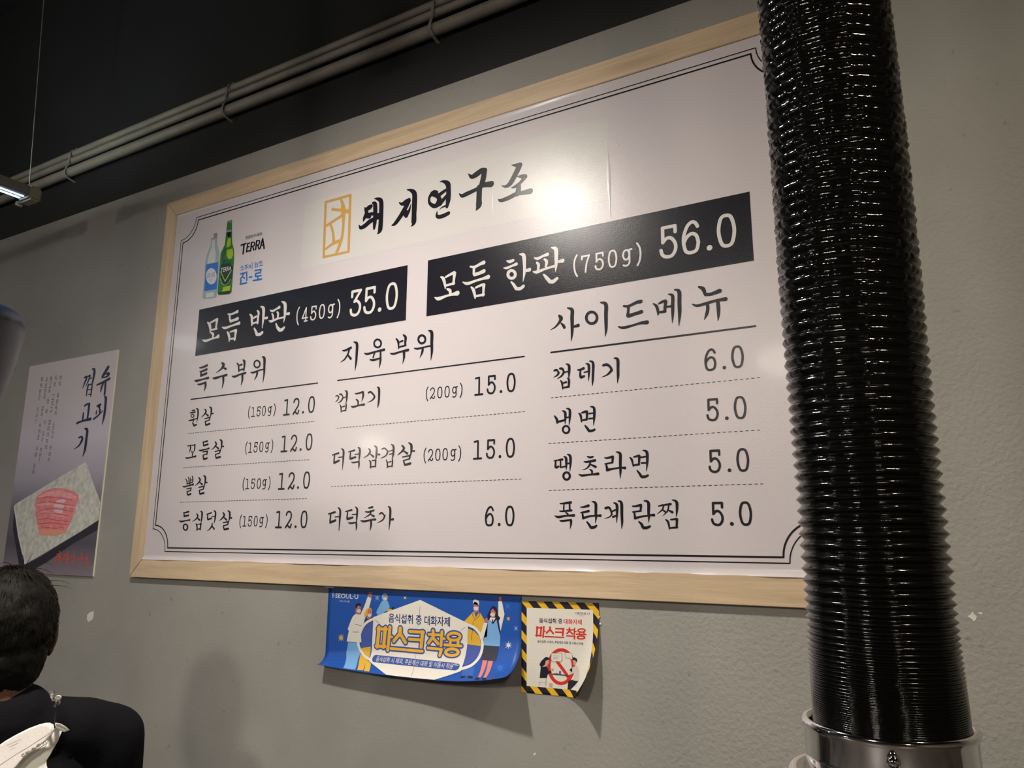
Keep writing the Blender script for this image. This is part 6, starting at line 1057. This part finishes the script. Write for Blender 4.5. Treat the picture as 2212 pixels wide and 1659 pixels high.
for i in range(1500):
    a = rnd.uniform(-math.pi, math.pi); e = rnd.uniform(-0.45, 1.5)
    if math.sin(a) > 0.45 and e < 0.5: continue
    n = Rv*math.cos(a)*math.cos(e)+F*math.sin(a)*math.cos(e)+Zv*math.sin(e)
    c0 = lp(0, -0.006, 0.026)+Rv*(n.dot(Rv)*0.0825)+F*(n.dot(F)*0.098)+Zv*(n.z*0.100)
    dn = (-Zv+n*n.z).normalized() if abs(n.z) < 0.97 else -F
    tang = (dn+n.cross(Zv)*rnd.uniform(-0.35, 0.35)).normalized(); ln = rnd.uniform(0.012, 0.026); lift = rnd.uniform(0.0, 0.0022)
    pp = [c0, c0+tang*ln*0.5+n*(0.0018+lift), c0+tang*ln+n*(lift-0.001)]
    tube(bm, pp, 0.0004, 3, False, [0.0007, 0.0005, 0.0001])
for (x, y, z), (x2, y2, z2), (x3, y3, z3) in [((0.02, -0.02, 0.125), (0.035, -0.02, 0.142), (0.062, -0.02, 0.128)), ((0.0, -0.02, 0.122), (-0.008, -0.02, 0.142), (-0.03, -0.02, 0.128)), ((0.015, -0.02, 0.125), (0.018, -0.02, 0.148), (0.004, -0.02, 0.153)),
    ((0.05, -0.03, 0.098), (0.075, -0.03, 0.104), (0.095, -0.03, 0.092)), ((0.055, -0.03, 0.09), (0.078, -0.03, 0.093), (0.10, -0.03, 0.083)), ((0.02, -0.02, 0.12), (0.05, -0.02, 0.128), (0.068, -0.02, 0.108)), ((0.018, -0.02, 0.12), (0.024, -0.02, 0.146), (0.03, -0.02, 0.152))]:
    a_, b_, c_ = lp(x, y, z), lp(x2, y2, z2), lp(x3, y3, z3); P_ = [a_*(1-t)**2+b_*2*t*(1-t)+c_*t*t for t in [k/8 for k in range(9)]]
    tube(bm, P_, 0.0006, 5, False, [0.0007-0.0005*k/8 for k in range(9)])
st_ = keep(link('hair_strands', bm, HAIRM, smooth=True), person); st_['kind'] = 'stuff'; st_['label'] = 'loose strands of black hair'
# stool
stool = thing('stool', 'low round black stool under the person in the black jacket', 'stool', (ORG.x, ORG.y, 0))
sb = lp(0, 0.03, 0); bm = bmesh.new(); lathe(bm, [(0.10, 0), (0.165, 0.004), (0.17, 0.02), (0.165, 0.04), (0.10, 0.045)], (sb.x, sb.y, 0.285), 32); keep(link('seat', bm, BLACKM, smooth=True), stool)
for a in range(4):
    bm = bmesh.new(); c_, s_ = math.cos(a*math.pi/2+.4), math.sin(a*math.pi/2+.4); tube(bm, [(sb.x+c_*0.10, sb.y+s_*0.10, 0.288), (sb.x+c_*0.15, sb.y+s_*0.15, 0.0)], 0.012, 8); keep(link('leg', bm, BLACKM), stool)

# ------------------------------------------------------------ white mask hanging behind the jacket by a clear hook
MD = 1.19
mask = thing('face_mask', 'white folded face mask with grey lettering hanging in the lower left corner', 'face mask', tuple(reach(60, 1620, MD)))
MW = mat('mask_cloth', (0.80, 0.75, 0.71), 0.85, spec=0.2, noise_amt=0.02, bump=0.25, bump_scale=260); MW2 = mat('mask_cloth_lit', (0.88, 0.86, 0.78), 0.85, spec=0.2, bump=0.25, bump_scale=260)  # second cloth is the same fabric, lightened to paint in the lower panel's light
MK = mat('mask_print', (0.22, 0.18, 0.17), 0.8)
def mp_(x, y, k=MD): return reach(x/8.778, 1470+y/8.778, k)
def slab(name, pts, k0, k1, m, parent, th=0.0022, bulge=0.0):
    """a cloth panel: outline in the panel's own tilted plane, thickness th, swelling towards its middle"""
    cx = sum(p[0] for p in pts)/len(pts); cy = sum(p[1] for p in pts)/len(pts); y0 = min(p[1] for p in pts); y1 = max(p[1] for p in pts)
    bm = bmesh.new(); N = 6; R_ = []
    for j in range(N+1):
        f = j/N; R_.append([(cx+(x-cx)*f, cy+(y-cy)*f, bulge*(1-f*f)) for x, y in pts])
    V = []
    for s, o in ((0, 0.0), (1, th)):
        c = bm.verts.new(mp_(cx, cy, k0+(k1-k0)*(cy-y0)/(y1-y0)-bulge+o)); rr = [[bm.verts.new(mp_(x, y, k0+(k1-k0)*(y-y0)/(y1-y0)-bb+o)) for x, y, bb in row] for row in R_[1:]]
        V.append((c, rr)); n = len(pts)
        for i in range(n): bm.faces.new((c, rr[0][i], rr[0][(i+1) % n]))
        for a, b in zip(rr, rr[1:]):
            for i in range(n): bm.faces.new((a[i], b[i], b[(i+1) % n], a[(i+1) % n]))
    a, b = V[0][1][-1], V[1][1][-1]; n = len(pts)
    for i in range(n): bm.faces.new((a[i], b[i], b[(i+1) % n], a[(i+1) % n]))
    bmesh.ops.recalc_face_normals(bm, faces=bm.faces[:]); return keep(link(name, bm, m, smooth=True), parent)
slab('lower_panel', [(1175, 960), (1100, 1150), (1010, 1300), (960, 1400), (885, 1510), (882, 1600), (905, 1680), (880, 1900), (600, 2200), (250, 2300), (-100, 2200), (-100, 1900), (290, 1659), (440, 1480), (560, 1380), (900, 1130), (1040, 930), (1060, 870), (1120, 880)], MD+0.030, MD-0.035, MW2, mask, bulge=0.0)
slab('upper_panel', [(-500, 1500), (-260, 1350), (0, 1215), (100, 1145), (300, 1030), (550, 905), (750, 830), (860, 803), (950, 800), (1010, 830), (1035, 880), (1042, 950), (900, 1130), (560, 1380), (440, 1480), (290, 1659), (100, 1850), (-300, 2000), (-600, 1800)], MD+0.010, MD-0.030, MW, mask, bulge=0.0)
slab('welded_tab', [(1050, 800), (1140, 815), (1200, 843), (1250, 875), (1325, 940), (1270, 960), (1220, 977), (1170, 965), (1060, 915), (1045, 860)], MD-0.001, MD-0.001, MW2, mask, 0.0012)
bm = bmesh.new()
def mark(pts, w, kk):
    P = [(x, y, w) for x, y in pts]
    for poly in ribbon(P, smooth=len(P) > 2):
        try: bm.faces.new([bm.verts.new(mp_(x, y, kk(x, y))) for x, y in poly])
        except ValueError: pass
kU = lambda x, y: MD+0.010-0.040*(y-803)/1197-0.0002
for x, y in [(1075, 845), (1105, 857), (1135, 868), (1165, 880), (1195, 895), (1225, 912), (1257, 935), (1075, 912), (1103, 928), (1133, 942)]: mark([(x-4, y-10), (x+4, y+10)], 9, lambda x, y: MD-0.0022)
for k in range(22):
    t = k/21; x = 700+330*t; y = 870-60*math.sin(t*1.9)+(90 if t > .9 else 0)*(t-.9)*10; mark([(x-4, y), (x+5, y+1)], 4, lambda x, y: kU(x, y)-0.0003)
for a in ([(135, 1228), (410, 1105)], [(175, 1262), (340, 1185)], [(200, 1305), (285, 1268)]): mark(a, 5, lambda x, y: kU(x, y)-0.0003)
mark([(0, 1600), (300, 1400), (560, 1245), (1030, 935)], 6, lambda x, y: kU(x, y)-0.0003)
def glyph(cx, cy, strokes, sx, sy):     # letters set along the slanting fold
    ux, uy = (0.86, -0.50); vx, vy = (0.42, 0.80)
    for s in strokes: mark([(cx+ux*a*sx+vx*b*sy, cy+uy*a*sx+vy*b*sy) for a, b in s], 15, lambda x, y: kU(x, y)-0.0004)
CC = [(0.5, -0.5), (-0.3, -0.55), (-0.55, 0), (-0.3, 0.5), (0.5, 0.5)]
glyph(440, 1415, [CC], 52, 42)
glyph(508, 1375, [[(0.45, 0.1), (-0.4, 0.1), (-0.4, -0.4), (0.4, -0.45), (0.5, 0.2), (0.2, 0.55), (-0.4, 0.5)]], 48, 42)
glyph(570, 1340, [[(-0.4, -0.6), (-0.4, 0.55), (0.4, 0.5)]], 46, 42)
glyph(628, 1302, [[(-0.4, 0.5), (0.4, 0.45), (0.45, -0.45), (-0.4, -0.5), (-0.4, 0.0), (0.45, 0.0)]], 44, 40)
glyph(730, 1232, [[(0.0, -0.55), (-0.6, -0.2), (-0.5, 0.4), (0.1, 0.55), (0.6, 0.2), (0.5, -0.4), (0.0, -0.55)]], 62, 42)
glyph(828, 1180, [[(-0.55, -0.5), (-0.5, 0.3), (-0.1, 0.5), (0.0, 0.0), (0.15, -0.5), (0.5, -0.35), (0.55, 0.45)]], 62, 44)
mark([(715, 1297), (890, 1190)], 13, lambda x, y: kU(x, y)-0.0004)
bm.normal_update(); keep(link('printed_lettering', bm, MK), mask)
bm = bmesh.new(); tube(bm, [mp_(1040, 900, MD-0.001), mp_(1035, 840, MD), mp_(1060, 600, MD+0.01), mp_(1085, 460, MD+0.012), mp_(1095, 400, MD+0.006)], 0.0011, 8); keep(link('ear_loop', bm, mat('dark_elastic', (0.02, 0.02, 0.02), 0.7)), mask)
hk = thing('mask_hook', 'small clear plastic hook with round white tip above the face mask', 'hook', tuple(mp_(1095, 330)))
CLEAR = mat('clear_plastic', (0.85, 0.82, 0.75), 0.08, spec=0.6, trans=0.93, noise_amt=0.01)
def disc(bm, x, y, k, rx, ry, th, n=28):
    A = [bm.verts.new(mp_(x+rx*math.cos(t), y+ry*math.sin(t), k)) for t in [2*math.pi*i/n for i in range(n)]]; B = [bm.verts.new(v.co+fw*th) for v in A]
    bm.faces.new(A); bm.faces.new(B[::-1])
    for i in range(n): bm.faces.new((A[i], B[i], B[(i+1) % n], A[(i+1) % n]))
    bmesh.ops.recalc_face_normals(bm, faces=bm.faces[:])
bm = bmesh.new(); disc(bm, 1095, 328, MD, 60, 41, 0.002); keep(link('tip_cap', bm, mat('white_plastic', (0.80, 0.78, 0.66), 0.4)), hk)
bm = bmesh.new(); tube(bm, [mp_(1095, 335, MD+0.003), mp_(1097, 430, MD+0.012), mp_(1060, 470, MD+0.05)], 0.0036, 14); tube(bm, [mp_(1020, 385, MD+0.012), mp_(1000, 300, MD+0.014), mp_(960, 235, MD+0.02), mp_(1010, 215, MD+0.03)], 0.003, 10); keep(link('hook_arm', bm, CLEAR, smooth=True), hk)
